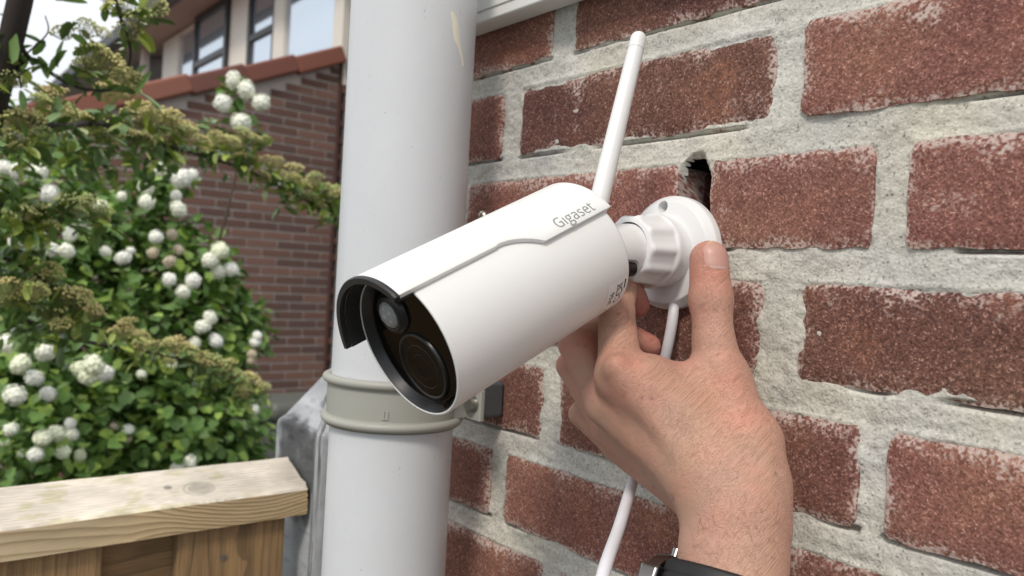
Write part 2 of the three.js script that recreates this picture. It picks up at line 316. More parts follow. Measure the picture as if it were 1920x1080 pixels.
// ------------------------------------------------------------------ timber fence and concrete post
function woodTex(fn, w = 1024, h = 256) { return tex(w, h, fn, true, THREE.MirroredRepeatWrapping); }
const FX = -0.7845;   // fence front face
{
  // rail: front grain with sweeping arcs, top weathered; both 0.30 m per tile
  const railFront = woodTex((i, j) => {
    const z = i / 1024, y = j / 256;              // z: 0 at the post end
    const w = z - 0.16, q = y - 9 * w * w / (1 + 7 * w * w) + 0.09 * (fbm(z * 6, y * 2, 3) - 0.5) + 0.03 * fbm(z * 20, y * 5, 2), far = sm(0.40, 0.62, z);
    const ph = q * mix(7.5, 3.2, far) + 0.8 * noise(q * 5, 3.7), f = ph - Math.floor(ph), line = Math.pow(f, 2.0) * (f < 0.9 ? 1 : (1 - f) / 0.1) * mix(1, 0.6, far);
    const fine = noise(z * 30, y * 160) * 0.5 + noise(z * 90, y * 300) * 0.5, v = 1.06 - 0.46 * line - 0.16 * (fine - 0.5) + 0.14 * (fbm(z * 4, y * 3, 3) - 0.5), gy = sm(0.35, 0.9, z + 0.3 * (fbm(z * 3, y * 3) - 0.5)) * 0.4;
    return [mix(198, 188, gy) * v, mix(174, 174, gy) * v * (1 - 0.05 * line), mix(136, 150, gy) * v * (1 - 0.14 * line)];
  });
  const railTop = woodTex((i, j) => {
    const z = i / 1024, x = j / 256;
    const bend = 0.32 * Math.exp(-Math.pow((z - 0.40) / 0.075, 2)) * (x - 0.1), ph = (x + bend + 0.05 * fbm(z * 4, x * 3)) * 15, f = ph - Math.floor(ph), near = sm(0.5, 0.15, z);
    const fine = noise(z * 40, x * 170), patch = fbm(z * 7 + 3, x * 3, 4), moss = sm(0.52, 0.72, fbm(z * 14 + 8, x * 6, 4)) * sm(0.12, 0.3, z);
    let v = 0.97 - (0.08 + near * 0.20) * Math.pow(f, 4) - 0.16 * (fine - 0.5) + 0.26 * (patch - 0.5);
    const k1 = Math.hypot((z - 0.365) * 9.0, (x - 0.62) * 2.6), kn = sm(0.42, 0.32, k1 + 0.15 * (fbm(z * 20, x * 8) - 0.5)), k2 = sm(0.16, 0.08, Math.hypot((z - 0.46) * 9, (x - 0.5) * 2.4));
    v *= 1 - 0.16 * kn - 0.32 * k2 - 0.14 * sm(0.08, 0.0, Math.abs(k1 - 0.44));
    return [mix(220, 176, moss * 0.4) * v, mix(209, 170, moss * 0.4) * v, mix(193, 122, moss * 0.4) * v];
  });
  const boardTex = woodTex((i, j) => {
    const y = i / 1024, x = j / 256, w = fbm(y * 3, x * 2, 3), ph = (x + 0.30 * w + 0.05 * Math.sin(y * 5)) * 7 + 1.2 * noise(x * 4, 2.2), f = ph - Math.floor(ph);
    const v = 1 - 0.20 * Math.pow(f, 2.5) - 0.22 * (noise(y * 20, x * 200) - 0.5) + 0.40 * (fbm(y * 6, x * 3 + 4, 4) - 0.5);
    return [150 * v, 120 * v, 84 * v];
  });
  const endM = mat({ color: lin(0.42, 0.30, 0.15), roughness: 0.9 });
  const frontM = mat({ map: railFront, bumpMap: railFront, bumpScale: 0.0006, roughness: 0.8 }), topM = mat({ map: railTop, bumpMap: railTop, bumpScale: 0.0008, roughness: 0.85 }), boardM = mat({ map: boardTex, bumpMap: boardTex, bumpScale: 0.0006, roughness: 0.8 });
  const z0 = -0.012, z1 = 1.9, yT = -0.2625, yB = -0.2912, xF = FX - 0.003, xB = FX - 0.062;
  const t = thing('wooden_fence', 'weathered timber fence with a flat pale capping rail', 'fence', [FX, -1.9, z0]);
  const Q = (x, y, z) => [x - FX, y + 1.9, z - z0];
  // capping rail as a chamfered bar cut roughly at its end
  const prof = [[xF, yB, 0], [xF, yT - 0.003, 0], [xF - 0.003, yT, 1], [xB + 0.003, yT, 1], [xB, yT - 0.003, 2], [xB, yB, 2]];
  const strip = (a, b, uvf) => {
    const P = [], uv = [], I = [], n = 60, m = 6;
    for (let j = 0; j <= m; j++) for (let i = 0; i <= n; i++) {
      const s = Math.pow(i / n, 2), x = mix(a[0], b[0], j / m), y = mix(a[1], b[1], j / m), z = z0 + (i === 0 ? (noise(x * 700, y * 900) - 0.3) * 0.005 : 0) + s * (z1 - z0);
      P.push(...Q(x + (noise(z * 60, y * 400) - 0.5) * 0.0006, y + (noise(z * 50 + 9, x * 300) - 0.5) * 0.0007, z)); uv.push((z - z0) / 0.30, uvf(x, y));
    }
    for (let j = 0; j < m; j++) for (let i = 0; i < n; i++) { const p = j * (n + 1) + i, q = p + n + 1; I.push(p, p + 1, q + 1, p, q + 1, q); }
    return sheet(P, I, uv);
  };
  const yK = -0.2408, vF = (x, y) => (y - yB) / (yT - yB), vT = (x) => (x - xB) / (xF - xB);
  const cap = part('capping_rail', merge([strip([xF, yB], [xF, yT - 0.002], vF)]), frontM, t);
  part('rail_top', merge([strip([xF, yT - 0.002], [xF - 0.002, yT], (x, y) => 0.99), strip([xF - 0.002, yT], [xB + 0.002, yK], (x) => vT(x)), strip([xB + 0.002, yK], [xB, yK - 0.002], (x) => vT(x))]), topM, cap);
  part('rail_back', merge([strip([xB, yK - 0.002], [xB, yB], vF), strip([xB, yB], [xF, yB], (x) => vT(x))]), boardM, cap);
  { const e = new THREE.Shape(); e.moveTo(xB + 0.001 - FX, yB + 0.001 + 1.9); e.lineTo(xF - 0.001 - FX, yB + 0.001 + 1.9); e.lineTo(xF - 0.001 - FX, yT - 0.003 + 1.9); e.lineTo(xB + 0.001 - FX, yK - 0.003 + 1.9); part('rail_end', new THREE.ExtrudeGeometry(e, { depth: 0.003, bevelEnabled: false }).translate(0, 0, 0.003), endM, cap); }
  const boardGeo = (za, zb, xa, xb, horiz) => { const g = ubox(xa - FX, xb - FX, 0.08, yB + 1.9 - 0.0005, za - z0, zb - z0, 0.0025, za * 3); const u = g.attributes.uv, p = g.attributes.position; for (let i = 0; i < u.count; i++) { const zz = p.getZ(i), yy = p.getY(i); horiz ? u.setXY(i, zz / 0.4, yy / 0.09) : u.setXY(i, yy / 0.45 + za * 3, zz / 0.11 + za); } return g; };
  for (const [za, zb] of [[0.0085, 0.1195], [0.187, 0.298], [0.365, 0.476], [0.54, 0.651], [0.72, 0.831], [0.9, 1.011]]) part('board', boardGeo(za, zb, FX - 0.03, FX - 0.012), boardM, t);
  for (let k = 0; k < 14; k++) { const yb = yB - 0.06 - k * 0.118; const g = ubox(-0.05, -0.032, yb + 1.9, yb + 0.112 + 1.9 > yB + 1.9 ? yB + 1.899 : yb + 0.112 + 1.9, 0.02, 1.2, 0.002); const u = g.attributes.uv, p = g.attributes.position; for (let i = 0; i < u.count; i++) u.setXY(i, p.getZ(i) / 0.45 + k * 0.31, p.getY(i) / 0.12 + k * 0.2); part('slat', g, boardM, t); }
  const scr = new THREE.CylinderGeometry(0.0032, 0.0032, 0.003, 16).rotateZ(Math.PI / 2); const sp = at(432, 1056, 0.79);
  const so = part('screw', merge([scr, new THREE.BoxGeometry(0.0005, 0.0042, 0.001).translate(0.0016, 0, 0), new THREE.BoxGeometry(0.0005, 0.001, 0.0042).translate(0.0016, 0, 0)]), mat({ color: lin(0.35, 0.34, 0.32), metalness: 0.9, roughness: 0.45 }), t); so.position.set(-0.0125, sp.y + 1.9, sp.z - z0);
}
{ // concrete fence post with a sloped cap
  const cx = FX + 0.004 - 0.0575, cz = -0.0164 - 0.0575, h = 0.0575, t = thing('concrete_post', 'stained grey concrete fence post with a pointed cap beside the downpipe', 'post', [cx, -1.9, cz]);
  const yE = -0.203 + 1.9, yP = -0.1385 + 1.9, P = [], uv = [], I = [], NS = 24, rows = [];
  const ring = (y, hw, r) => { const o = []; for (let s = 0; s < 4; s++) for (let k = 0; k < NS / 4 + 1; k++) { const a = s * Math.PI / 2 + (k / (NS / 4)) * Math.PI / 2; const ox = [1, -1, -1, 1][s] * (hw - r), oz = [1, 1, -1, -1][s] * (hw - r); o.push([ox + r * Math.cos(a), y, oz + r * Math.sin(a)]); } return o; };
  for (let k = 0; k <= 60; k++) rows.push(ring(mix(0, yE - 0.008, k / 60), h, 0.008));
  rows.push(ring(yE - 0.003, h - 0.0008, 0.008), ring(yE, h - 0.003, 0.009), ring(yE + 0.004, h - 0.007, 0.009));
  for (let k = 1; k <= 8; k++) rows.push(ring(mix(yE + 0.004, yP, k / 8), mix(h - 0.007, 0.012, k / 8), mix(0.009, 0.006, k / 8)));
  const n = rows[0].length;
  rows.forEach((r, j) => r.forEach(([x, y, z], i) => { const d = (noise3(x * 90, y * 90, z * 90) - 0.5) * 0.0008; const l = Math.hypot(x, z) || 1; P.push(x + d * x / l, y, z + d * z / l); uv.push(i / n * 0.92, (y + (j > 61 ? (j - 61) * 0.008 : 0)) / 0.5); }));
  for (let j = 0; j + 1 < rows.length; j++) for (let i = 0; i < n; i++) { const a = j * n + i, b = j * n + (i + 1) % n, c = a + n, d = b + n; I.push(a, c, d, a, d, b); }
  const top = P.length / 3; P.push(0, yP + 0.001, 0); uv.push(0.5, yP / 0.5); const lr = (rows.length - 1) * n; for (let i = 0; i < n; i++) I.push(lr + i, top, lr + (i + 1) % n);
  const conc = tex(1024, 1024, (i, j) => { const u = i / 1024 * 0.5, v = j / 1024 * 0.5; const n1 = fbm(u / 0.05, v / 0.05, 5), st = fbm(u / 0.010, v / 0.07 + 3, 4), sp = hsh(i * 3, j * 5), pit = sm(0.70, 0.8, noise(u / 0.004, v / 0.006)); let g = 168 + (n1 - 0.5) * 80 + (sp - 0.5) * 22 - 85 * sm(0.50, 0.66, st) * sm(0.42, 0.6, fbm(u / 0.04 + 5, v / 0.06, 3)) - pit * 14; return [g * 0.985, g, g * 1.015]; });
  part('shaft', toCreasedNormals(sheet(P, I, uv), 0.55), mat({ map: conc, bumpMap: conc, bumpScale: 0.0012, roughness: 0.9 }), t);
}

// ------------------------------------------------------------------ downpipe, its clamp, trim board
const PIPE = { x: -0.479, z: 0.0766, r: 0.044 };
{
  const t = thing('downpipe', 'thick pale grey plastic downpipe running down the brick wall', 'downpipe', [PIPE.x, -1.9, PIPE.z]);
  const pipeMap = tex(1024, 1024, (i, j) => { const u = i / 1024 * 0.276, v = j / 1024 * 0.30; let g = 212 + (fbm(u / 0.03, v / 0.05, 4) - 0.5) * 9; const sp = noise(u / 0.0016, v / 0.0016), scr = noise(u / 0.0011 + v * 300, v / 0.012 + 4); if (sp > 0.965) g -= (sp - 0.965) * 1500; if (scr > 0.955) g -= (scr - 0.955) * 260; return [g * 0.975, g * 0.985, g * 1.0]; });
  pipeMap.repeat.set(1, 9);
  const pm = mat({ map: pipeMap, roughness: 0.42 });
  const body = (y0, y1, r) => { const g = lathe([[r - 0.002, y0 + 1.9], [r, y0 + 1.9], [r, y1 + 1.9], [r - 0.002, y1 + 1.9]], 72), q = g.attributes.uv, w = g.attributes.position; for (let i = 0; i < q.count; i++) q.setY(i, w.getY(i) / 2.7); return g; };
  part('upper_pipe', body(-0.115, 0.945, PIPE.r), pm, t);
  part('lower_pipe', body(-1.9, -0.114, PIPE.r - 0.0006), pm, t);
  // cream paint run on the upper pipe
  const a0 = 1.77; const P = [], uv = [], I = [], n = 26;
  const mid = (s) => a0 + 0.30 * (s - 0.5) + 0.02 * Math.sin(s * 9), wid = (s) => 0.10 * Math.pow(Math.sin(Math.PI * clamp(0.06 + s * 0.9)), 0.6) * (1 - 0.55 * s);
  for (let k = 0; k <= n; k++) { const s = k / n, y = mix(0.151, 0.118, s); for (let m = 0; m <= 4; m++) { const a = mid(s) + wid(s) * (m / 2 - 1) * (1 + 0.25 * (noise(s * 14, m > 2 ? 3 : 8) - 0.5)), r = PIPE.r + 0.0001 + 0.0005 * Math.sin(Math.PI * m / 4); P.push(r * Math.sin(a), y + 1.9, r * Math.cos(a)); } }
  for (let k = 0; k < n; k++) for (let m = 0; m < 4; m++) { const p = k * 5 + m, q = p + 5; I.push(p, q, q + 1, p, q + 1, p + 1); }
  part('paint_run', sheet(P, I), mat({ color: lin(0.78, 0.73, 0.62), roughness: 0.6 }), t);
}
{
  const y0 = -0.1262, y1 = -0.0988, R = PIPE.r, t = thing('pipe_clamp', 'beige grey two-rimmed clamp band round the downpipe, bolted to a wall plug', 'clamp', [PIPE.x, y0, PIPE.z]);
  const m = mat({ color: lin(0.35, 0.35, 0.31), roughness: 0.5 });
  const h = y1 - y0, prof = [[R + 0.0004, -0.003], [R + 0.003, -0.0036]];
  for (let k = 0; k <= 8; k++) { const a = -Math.PI / 2 + k / 8 * Math.PI * 1.15; prof.push([R + 0.0028 + 0.0030 * Math.cos(a), 0.0004 + 0.0030 * Math.sin(a)]); }
  prof.push([R + 0.0022, 0.0045], [R + 0.0022, h - 0.0045]);
  for (let k = 0; k <= 8; k++) { const a = -Math.PI / 2 - 0.45 + k / 8 * Math.PI * 1.1; prof.push([R + 0.0028 + 0.0030 * Math.cos(a), h + 0.0003 + 0.0030 * Math.sin(a)]); }
  prof.push([R + 0.0004, h + 0.003]);
  part('band', lathe(prof, 96), m, t);
  part('ear', merge([ubox(R - 0.016, R + 0.008, 0.002, h - 0.003, -0.042, -0.038, 0.001), ubox(R - 0.014, R - 0.006, 0.002, h - 0.003, -0.0395, -0.015, 0.002)]), m, t);
  part('bolt', merge([new THREE.CylinderGeometry(0.0048, 0.0048, 0.005, 6).rotateX(Math.PI / 2).translate(R, h / 2, -0.0355), new THREE.CylinderGeometry(0.0062, 0.0062, 0.001, 20).rotateX(Math.PI / 2).translate(R, h / 2, -0.0378)]), mat({ color: lin(0.4, 0.39, 0.36), metalness: 0.9, roughness: 0.4 }), t);
  const pl = new RoundedBoxGeometry(0.036, h - 0.001, 0.0335, 3, 0.003); pl.translate(0.0135, h / 2 - 0.001, -PIPE.z + 0.0172); part('wall_block', pl, mat({ color: lin(0.075, 0.08, 0.088), roughness: 0.6 }), t);
  part('moulded_mark', merge([ubox(-0.0021, -0.0004, 0.006, 0.0115, 0, 0.0006, 0.0002), ubox(0.0004, 0.0021, 0.006, 0.0115, 0, 0.0006, 0.0002), ubox(-0.0021, 0.0021, 0.0058, 0.0066, 0, 0.0007, 0.0002)]).translate(0, 0, 0), m, t).position.set((R + 0.0022) * Math.sin(0.92), 0, (R + 0.0022) * Math.cos(0.92));
  t.children[t.children.length - 1].rotation.y = 0.92;
}
{
  const t = thing('white_trim_board', 'off-white painted board fixed across the top of the brick wall', 'board', [-0.2, 0.1666, 0]);
  part('board', ubox(-0.46, 1.3, 0, 0.30, 0.0006, 0.0195, 0.0015), mat({ color: lin(0.79, 0.79, 0.76), roughness: 0.5 }), t);
  part('drip_edge', ubox(-0.46, 1.3, 0.0085, 0.012, 0.0196, 0.0205, 0.0004), mat({ color: lin(0.79, 0.79, 0.76), roughness: 0.5 }), t);
}
{
  const c = at(904, 406, 0.575), t = thing('wall_screw', 'shiny screw head sticking out of the wall beside the downpipe', 'screw', [c.x, c.y, 0]);
  part('head', lathe([[0, 0.0062], [0.0022, 0.0060], [0.0042, 0.0045], [0.0046, 0.002], [0.003, 0.0016], [0.0022, 0.0012]], 24).rotateX(Math.PI / 2).translate(0, 0, c.z - 0.004), mat({ color: lin(0.72, 0.68, 0.58), metalness: 1, roughness: 0.25 }), t);
  part('shank', new THREE.CylinderGeometry(0.0021, 0.0021, Math.max(0.004, c.z + 0.012), 12).rotateX(Math.PI / 2).translate(0, 0, (c.z - 0.012) / 2), mat({ color: lin(0.5, 0.48, 0.42), metalness: 1, roughness: 0.4 }), t);
}
{ // roof overhang of the near house, above the picture: it shades the top of wall and pipe
  const t = thing('roof_overhang', 'white boarded roof overhang at the top of the near brick wall', 'roof', [WL, 0.95, 0]);
  part('soffit', ubox(-0.2, WR - WL, 0, 0.03, -0.12, 0.34), mat({ color: lin(0.79, 0.79, 0.76), roughness: 0.6 }), t);
  part('fascia', ubox(-0.2, WR - WL, -0.04, 0.16, 0.341, 0.365, 0.003), mat({ color: lin(0.79, 0.79, 0.76), roughness: 0.6 }), t);
}
// ------------------------------------------------------------------ bullet security camera on its wall mount
const MB = V(-0.2968, -0.0036, 0.0006);            // centre of the mount's base on the wall
{
  const t = thing('security_camera', 'white bullet security camera with visor and antenna, held against the wall', 'camera', MB.toArray());
  const P0 = V(-0.2928, -0.0566, 0.1857), axis = V(-0.026, 0.4256, -0.9045).normalize(), u2 = V(-0.4272, 0.8133, 0.395).normalize(), s2 = V(0.9038, 0.3967, 0.1607).normalize();
  const B = new THREE.Matrix4().makeBasis(s2, u2, axis.clone().negate()).setPosition(P0.clone().sub(MB));
  const put = (g) => g.applyMatrix4(B);
  const R = 0.0341, L = 0.1155, RV = 0.0373;
  const shell = phys({ color: lin(0.80, 0.80, 0.79), roughness: 0.42, bumpMap: tex(256, 256, (i, j) => { const v = 120 + 80 * (noise(i / 2.2, j / 2.2) - 0.5) + 60 * (noise(i / 5, j / 5) - 0.5); return [v, v, v]; }, false), bumpScale: 0.00006 });
  shell.bumpMap.repeat.set(24, 24);
  const visorM = phys({ color: lin(0.83, 0.835, 0.825), roughness: 0.38 });
  const plastic = phys({ color: lin(0.80, 0.80, 0.80), roughness: 0.36 });
  const black = phys({ color: lin(0.012, 0.012, 0.013), roughness: 0.33 }), matt = mat({ color: lin(0.014, 0.014, 0.014), roughness: 0.7 });
  const gloss = phys({ color: lin(0.003, 0.003, 0.003), roughness: 0.12, specularIntensity: 0.35 });
  const turn = (pts, n = 96) => lathe(pts, n).rotateX(Math.PI / 2);      // lathe axis y -> local z
  // housing: thin lip at the front, rounded rear edge
  part('housing', put(turn([[0.0326, -0.006], [0.0326, -0.0006], [0.0330, 0], [0.0337, -0.0001], [R, -0.0008], [R, -L + 0.002], [R - 0.0006, -L + 0.0006], [R - 0.002, -L], [0.024, -L - 0.0005]])), shell, t);
  part('rear_cap', put(turn([[0.0310, -L + 0.001], [0.0305, -L - 0.0022], [0.029, -L - 0.0035], [0.0, -L - 0.0042]])), plastic, t);
  // black bezel with fine steps, recessed glass, lens and motion sensor
  const bez = [[0.03255, -0.0002], [0.0322, -0.0009]];
  for (let k = 0; k < 5; k++) bez.push([0.0320 - k * 0.00042, -0.0012 - k * 0.00085], [0.03172 - k * 0.00042, -0.00185 - k * 0.00085]);
  bez.push([0.0296, -0.0052], [0.0292, -0.0043], [0.0288, -0.0048]);
  const bezel = part('bezel', put(turn(bez)), black, t);
  part('latch_notch', put(ubox(-0.0018, 0.0018, -0.0322, -0.0292, -0.0042, -0.0012, 0.0003)), gloss, bezel);
  part('front_glass', put(turn([[0.0296, -0.0046], [0.0, -0.0046]])), gloss, t);
  const lensC = [-0.0038, -0.0110], ring = (c, g) => put(g.translate(c[0], c[1], 0));
  const lr = part('lens_ring', ring(lensC, turn([[0.0166, -0.0047], [0.0163, -0.0036], [0.0157, -0.0032], [0.0150, -0.0034], [0.0147, -0.0040]])), black, t);
  part('lens_glass', ring(lensC, turn([[0.0148, -0.0039], [0.010, -0.0037], [0.005, -0.0036], [0, -0.0036]])), phys({ color: lin(0.007, 0.0065, 0.006), roughness: 0.15, specularIntensity: 0.4 }), lr);
  for (const [r, w] of [[0.0108, 0.0004], [0.0062, 0.0004]]) part('lens_element', ring(lensC, turn([[r, -0.0038], [r - w / 2, -0.00345], [r - w, -0.0038]])), phys({ color: lin(0.02, 0.018, 0.016), roughness: 0.3 }), lr);
  const pirC = [-0.0018, 0.0163];
  const pb = part('sensor_boss', ring(pirC, turn([[0.0104, -0.0047], [0.0096, -0.0028], [0.0084, -0.0016], [0.0068, -0.0014], [0.0064, -0.0022]])), black, t);
  const pd = []; for (let k = 0; k <= 8; k++) { const a = k / 8 * Math.PI / 2; pd.push([0.0065 * Math.cos(a), -0.0024 + 0.0030 * Math.sin(a)]); } pd.reverse();
  part('motion_lens', ring(pirC, turn(pd)), phys({ color: lin(0.30, 0.31, 0.32), roughness: 0.45 }), pb);
  for (let k = 0; k < 7; k++) { const a = k / 6 * Math.PI * 2, r = k === 6 ? 0 : 0.0034; part('lens_facet', ring(pirC, new THREE.SphereGeometry(0.0019, 10, 6).translate(r * Math.cos(a), r * Math.sin(a), k === 6 ? -0.0008 : -0.0016)), phys({ color: lin(0.42, 0.43, 0.45), roughness: 0.35 }), pb.children[0].parent); }
  part('indicator_window', put(turn([[0.0032, -0.0056], [0.003, -0.0054], [0, -0.0053]], 24).translate(-0.013, 0.004, 0)), phys({ color: lin(0.05, 0.05, 0.05), roughness: 0.1, clearcoat: 1 }), t);
  // visor: curved shell whose side edge drops in a step two thirds back
  const edge = (s) => { const d = Math.PI / 180; return (s < 0.048 ? 62.8 - (s > 0 ? 0 : 0) : s < 0.0703 ? mix(62, 78, Math.pow((s - 0.048) / 0.0223, 1.9)) : 77.0) * d; };
  const shellPatch = (s0, s1, r0, r1, ns, ef) => {
    const P = [], I = [], na = 56, sl = []; for (let k = 0; k <= ns; k++) sl.push(mix(s0, s1, k / ns));
    const idx = (o, k, m) => (o * (ns + 1) + k) * (na + 1) + m;
    for (let o = 0; o < 2; o++) for (let k = 0; k <= ns; k++) for (let m = 0; m <= na; m++) {
      const e = ef(sl[k]), f = mix(-e, e, m / na), endK = Math.min(k, ns - k), rim = o ? 0 : (m === 0 || m === na || endK === 0 ? -0.0005 : 0); const r = (o ? r1 : r0) + rim;
      P.push(r * Math.sin(f), r * Math.cos(f), -sl[k]);
    }
    for (let k = 0; k < ns; k++) for (let m = 0; m < na; m++) { const a = idx(0, k, m), b = idx(0, k + 1, m); I.push(a, b, b + 1, a, b + 1, a + 1); const c = idx(1, k, m), d = idx(1, k + 1, m); I.push(c, d + 1, d, c, c + 1, d + 1); }
    const main = sheet(P, I);
    const P2 = [], I2 = []; const quad = (a, b, c, d) => { const o = P2.length / 3; for (const q of [a, b, c, d]) P2.push(P[q * 3], P[q * 3 + 1], P[q * 3 + 2]); I2.push(o, o + 1, o + 2, o, o + 2, o + 3); };
    for (let k = 0; k < ns; k++) { quad(idx(0, k, 0), idx(1, k, 0), idx(1, k + 1, 0), idx(0, k + 1, 0)); quad(idx(0, k, na), idx(0, k + 1, na), idx(1, k + 1, na), idx(1, k, na)); }
    for (let m = 0; m < na; m++) { quad(idx(0, 0, m), idx(0, 0, m + 1), idx(1, 0, m + 1), idx(1, 0, m)); quad(idx(0, ns, m), idx(1, ns, m), idx(1, ns, m + 1), idx(0, ns, m + 1)); }
    return merge([main, sheet(P2, I2)]);
  };
  const vis = part('visor', put(shellPatch(-0.0078, L + 0.0012, RV, R + 0.0003, 116, edge)), visorM, t);
  part('visor_liner', put(shellPatch(-0.0079, -0.0002, R + 0.0002, R - 0.0010, 6, () => 63.6 * Math.PI / 180)), matt, vis);
  part('visor_trim', put(shellPatch(-0.0104, -0.0077, RV + 0.0001, RV - 0.0030, 4, () => 63.8 * Math.PI / 180)), mat({ color: lin(0.016, 0.016, 0.017), roughness: 0.5 }), vis);
  // printed lettering and type label: flat print on the curved surfaces
  const print = (w, h, draw) => { const c = document.createElement('canvas'); c.width = w; c.height = h; const x = c.getContext('2d'); draw(x, w, h); const q = new THREE.CanvasTexture(c); q.colorSpace = THREE.SRGBColorSpace; return q; };
  const curved = (r, s0, s1, f0, f1, swap) => {   // u along s (or along the girth when swap), v up
    const P = [], uv = [], I = [], n = 16, d = Math.PI / 180;
    for (let j = 0; j <= n; j++) for (let i = 0; i <= n; i++) { const s = mix(s0, s1, i / n), f = mix(f0, f1, j / n) * d; P.push(r * Math.sin(f), r * Math.cos(f), -s); uv.push(...(swap ? [j / n, 1 - i / n] : [i / n, j / n])); }
    for (let j = 0; j < n; j++) for (let i = 0; i < n; i++) { const a = j * (n + 1) + i, b = a + n + 1; I.push(a, a + 1, b + 1, a, b + 1, b); }
    return put(sheet(P, I, uv));
  };
  const logo = print(1024, 360, (x, w, h) => { x.clearRect(0, 0, w, h); x.fillStyle = '#8d9194'; x.font = '262px sans-serif'; x.textAlign = 'left'; x.textBaseline = 'alphabetic'; const s = 'G\u0131gaset', m = x.measureText(s).width; x.setTransform(980 / m, 0, 0, 1, 22, 0); x.fillText(s, 0, 262); });
  part('printed_name', curved(RV + 0.00012, 0.0795, 0.1078, 78.6, 61.5), mat({ map: logo, transparent: true, roughness: 0.5 }), vis);
  const lab = print(640, 300, (x, w, h) => {
    x.fillStyle = '#f1f1f1'; x.fillRect(0, 0, w, h); x.fillStyle = '#141414'; x.strokeStyle = '#141414'; x.lineWidth = 9;
    x.font = 'bold 92px sans-serif'; x.fillText('IP66', 330, 104);
    x.fillRect(150, 60, 120, 16);
    x.strokeRect(520, 140, 52, 66); x.beginPath(); x.moveTo(505, 130); x.lineTo(592, 218); x.moveTo(592, 130); x.lineTo(505, 218); x.stroke();
    x.lineWidth = 15; x.beginPath(); x.arc(360, 186, 44, 0.6, 5.7); x.stroke(); x.beginPath(); x.arc(464, 186, 44, 0.6, 5.7); x.moveTo(420, 186); x.lineTo(456, 186); x.stroke();
    x.fillRect(490, 246, 120, 20); x.fillRect(60, 170, 180, 18);
  });
  part('type_label', curved(R + 0.00012, 0.0985, 0.1138, 186, 136, true), mat({ map: lab, roughness: 0.45 }), t);
  // antenna on the rear cap
  const a0 = at(1118, 398, 0.4025), a1 = at(1127, 362, 0.4035), a2 = at(1199, 64, 0.425), dir = a2.clone().sub(a1).normalize(), len = a2.distanceTo(a1);
  const aq = new THREE.Quaternion().setFromUnitVectors(V(0, 1, 0), dir), place = (g) => g.applyQuaternion(aq).translate(a1.x - MB.x, a1.y - MB.y, a1.z - MB.z);
  const an = part('antenna', place(lathe([[0, -0.014], [0.0040, -0.014], [0.00475, -0.012], [0.0050, 0], [0.00495, 0.019], [0.00485, 0.0192], [0.00485, 0.0196], [0.0049, 0.0198], [0.0044, len - 0.0105], [0.0042, len - 0.0103], [0.0042, len - 0.0095], [0.00445, len - 0.0092]], 40)), plastic, t);
  const tipP = [[0.00445, len - 0.0092]]; for (let k = 0; k <= 10; k++) { const a = k / 10 * Math.PI / 2; tipP.push([0.00435 * Math.cos(a), len - 0.0032 + 0.0042 * Math.sin(a)]); }
  part('antenna_tip', place(lathe(tipP, 40)), plastic, an);
  part('antenna_joint', place(new THREE.SphereGeometry(0.0062, 24, 16).translate(0, -0.015, 0)), plastic, an);
  // swivel stem with a slot, ribbed locking nut, round base with screw holes
  const ev = new Evaluator(); ev.attributes = ['position', 'normal', 'uv'];
  const rear = P0.clone().addScaledVector(axis, L - 0.002).sub(MB), s0 = V(0, 0, 0.032), sd = rear.clone().sub(s0), sl = sd.length(); sd.normalize();
  const sq = new THREE.Quaternion().setFromUnitVectors(V(0, 1, 0), sd);
  const stemB = new Brush(lathe([[0, -0.004], [0.0145, -0.004], [0.0147, 0.008], [0.0148, sl - 0.014], [0.0146, sl - 0.008], [0.0145, sl], [0, sl]], 64).applyQuaternion(sq).translate(s0.x, s0.y, s0.z)); stemB.updateMatrixWorld();
  const slotG = new THREE.CapsuleGeometry(0.0052, 0.012, 8, 20).rotateX(Math.PI / 2).translate(0.0145, -0.0120, 0.0565); const slotB = new Brush(slotG); slotB.updateMatrixWorld();
  const stem = part('swivel_stem', ev.evaluate(stemB, slotB, SUBTRACTION).geometry, plastic, t);
  part('slot_screw', new THREE.CylinderGeometry(0.0042, 0.0042, 0.016, 20).rotateX(Math.PI / 2).translate(0.0095, -0.0115, 0.056), black, stem);
  const nutG = new THREE.BufferGeometry(); { // nut: 12 shallow scallops
    const P = [], I = [], N = 144, rows = [[0.0168, 0.0352, 0], [0.0192, 0.0354, 0], [0.0212, 0.0346, 0.7], [0.0222, 0.0325, 1], [0.0232, 0.0175, 1], [0.0240, 0.0162, 0.1], [0.0246, 0.0150, 0], [0.0246, 0.0128, 0], [0.0236, 0.0104, 0], [0.0236, 0.0025, 0]];
    rows.forEach(([r, z, k]) => { for (let i = 0; i < N; i++) { const a = i / N * Math.PI * 2, c = Math.pow(0.5 + 0.5 * Math.cos(a * 10), 1.6); const q = r - k * 0.0017 * (1 - c); P.push(q * 0.88 * Math.cos(a), q * 0.88 * Math.sin(a), z + 0.0070); } });
    for (let j = 0; j + 1 < rows.length; j++) for (let i = 0; i < N; i++) { const a = j * N + i, b = j * N + (i + 1) % N; I.push(a, a + N, b + N, a, b + N, b); }
    part('locking_nut', sheet(P, I), plastic, t);
  }
  const disc = new Brush(lathe([[0, 0], [0.0330, 0], [0.0334, 0.0006], [0.0334, 0.0048], [0.0329, 0.0056], [0.0300, 0.0096], [0.0294, 0.0101], [0.024, 0.0106], [0.0, 0.0112]], 128).rotateX(Math.PI / 2)); disc.updateMatrixWorld();
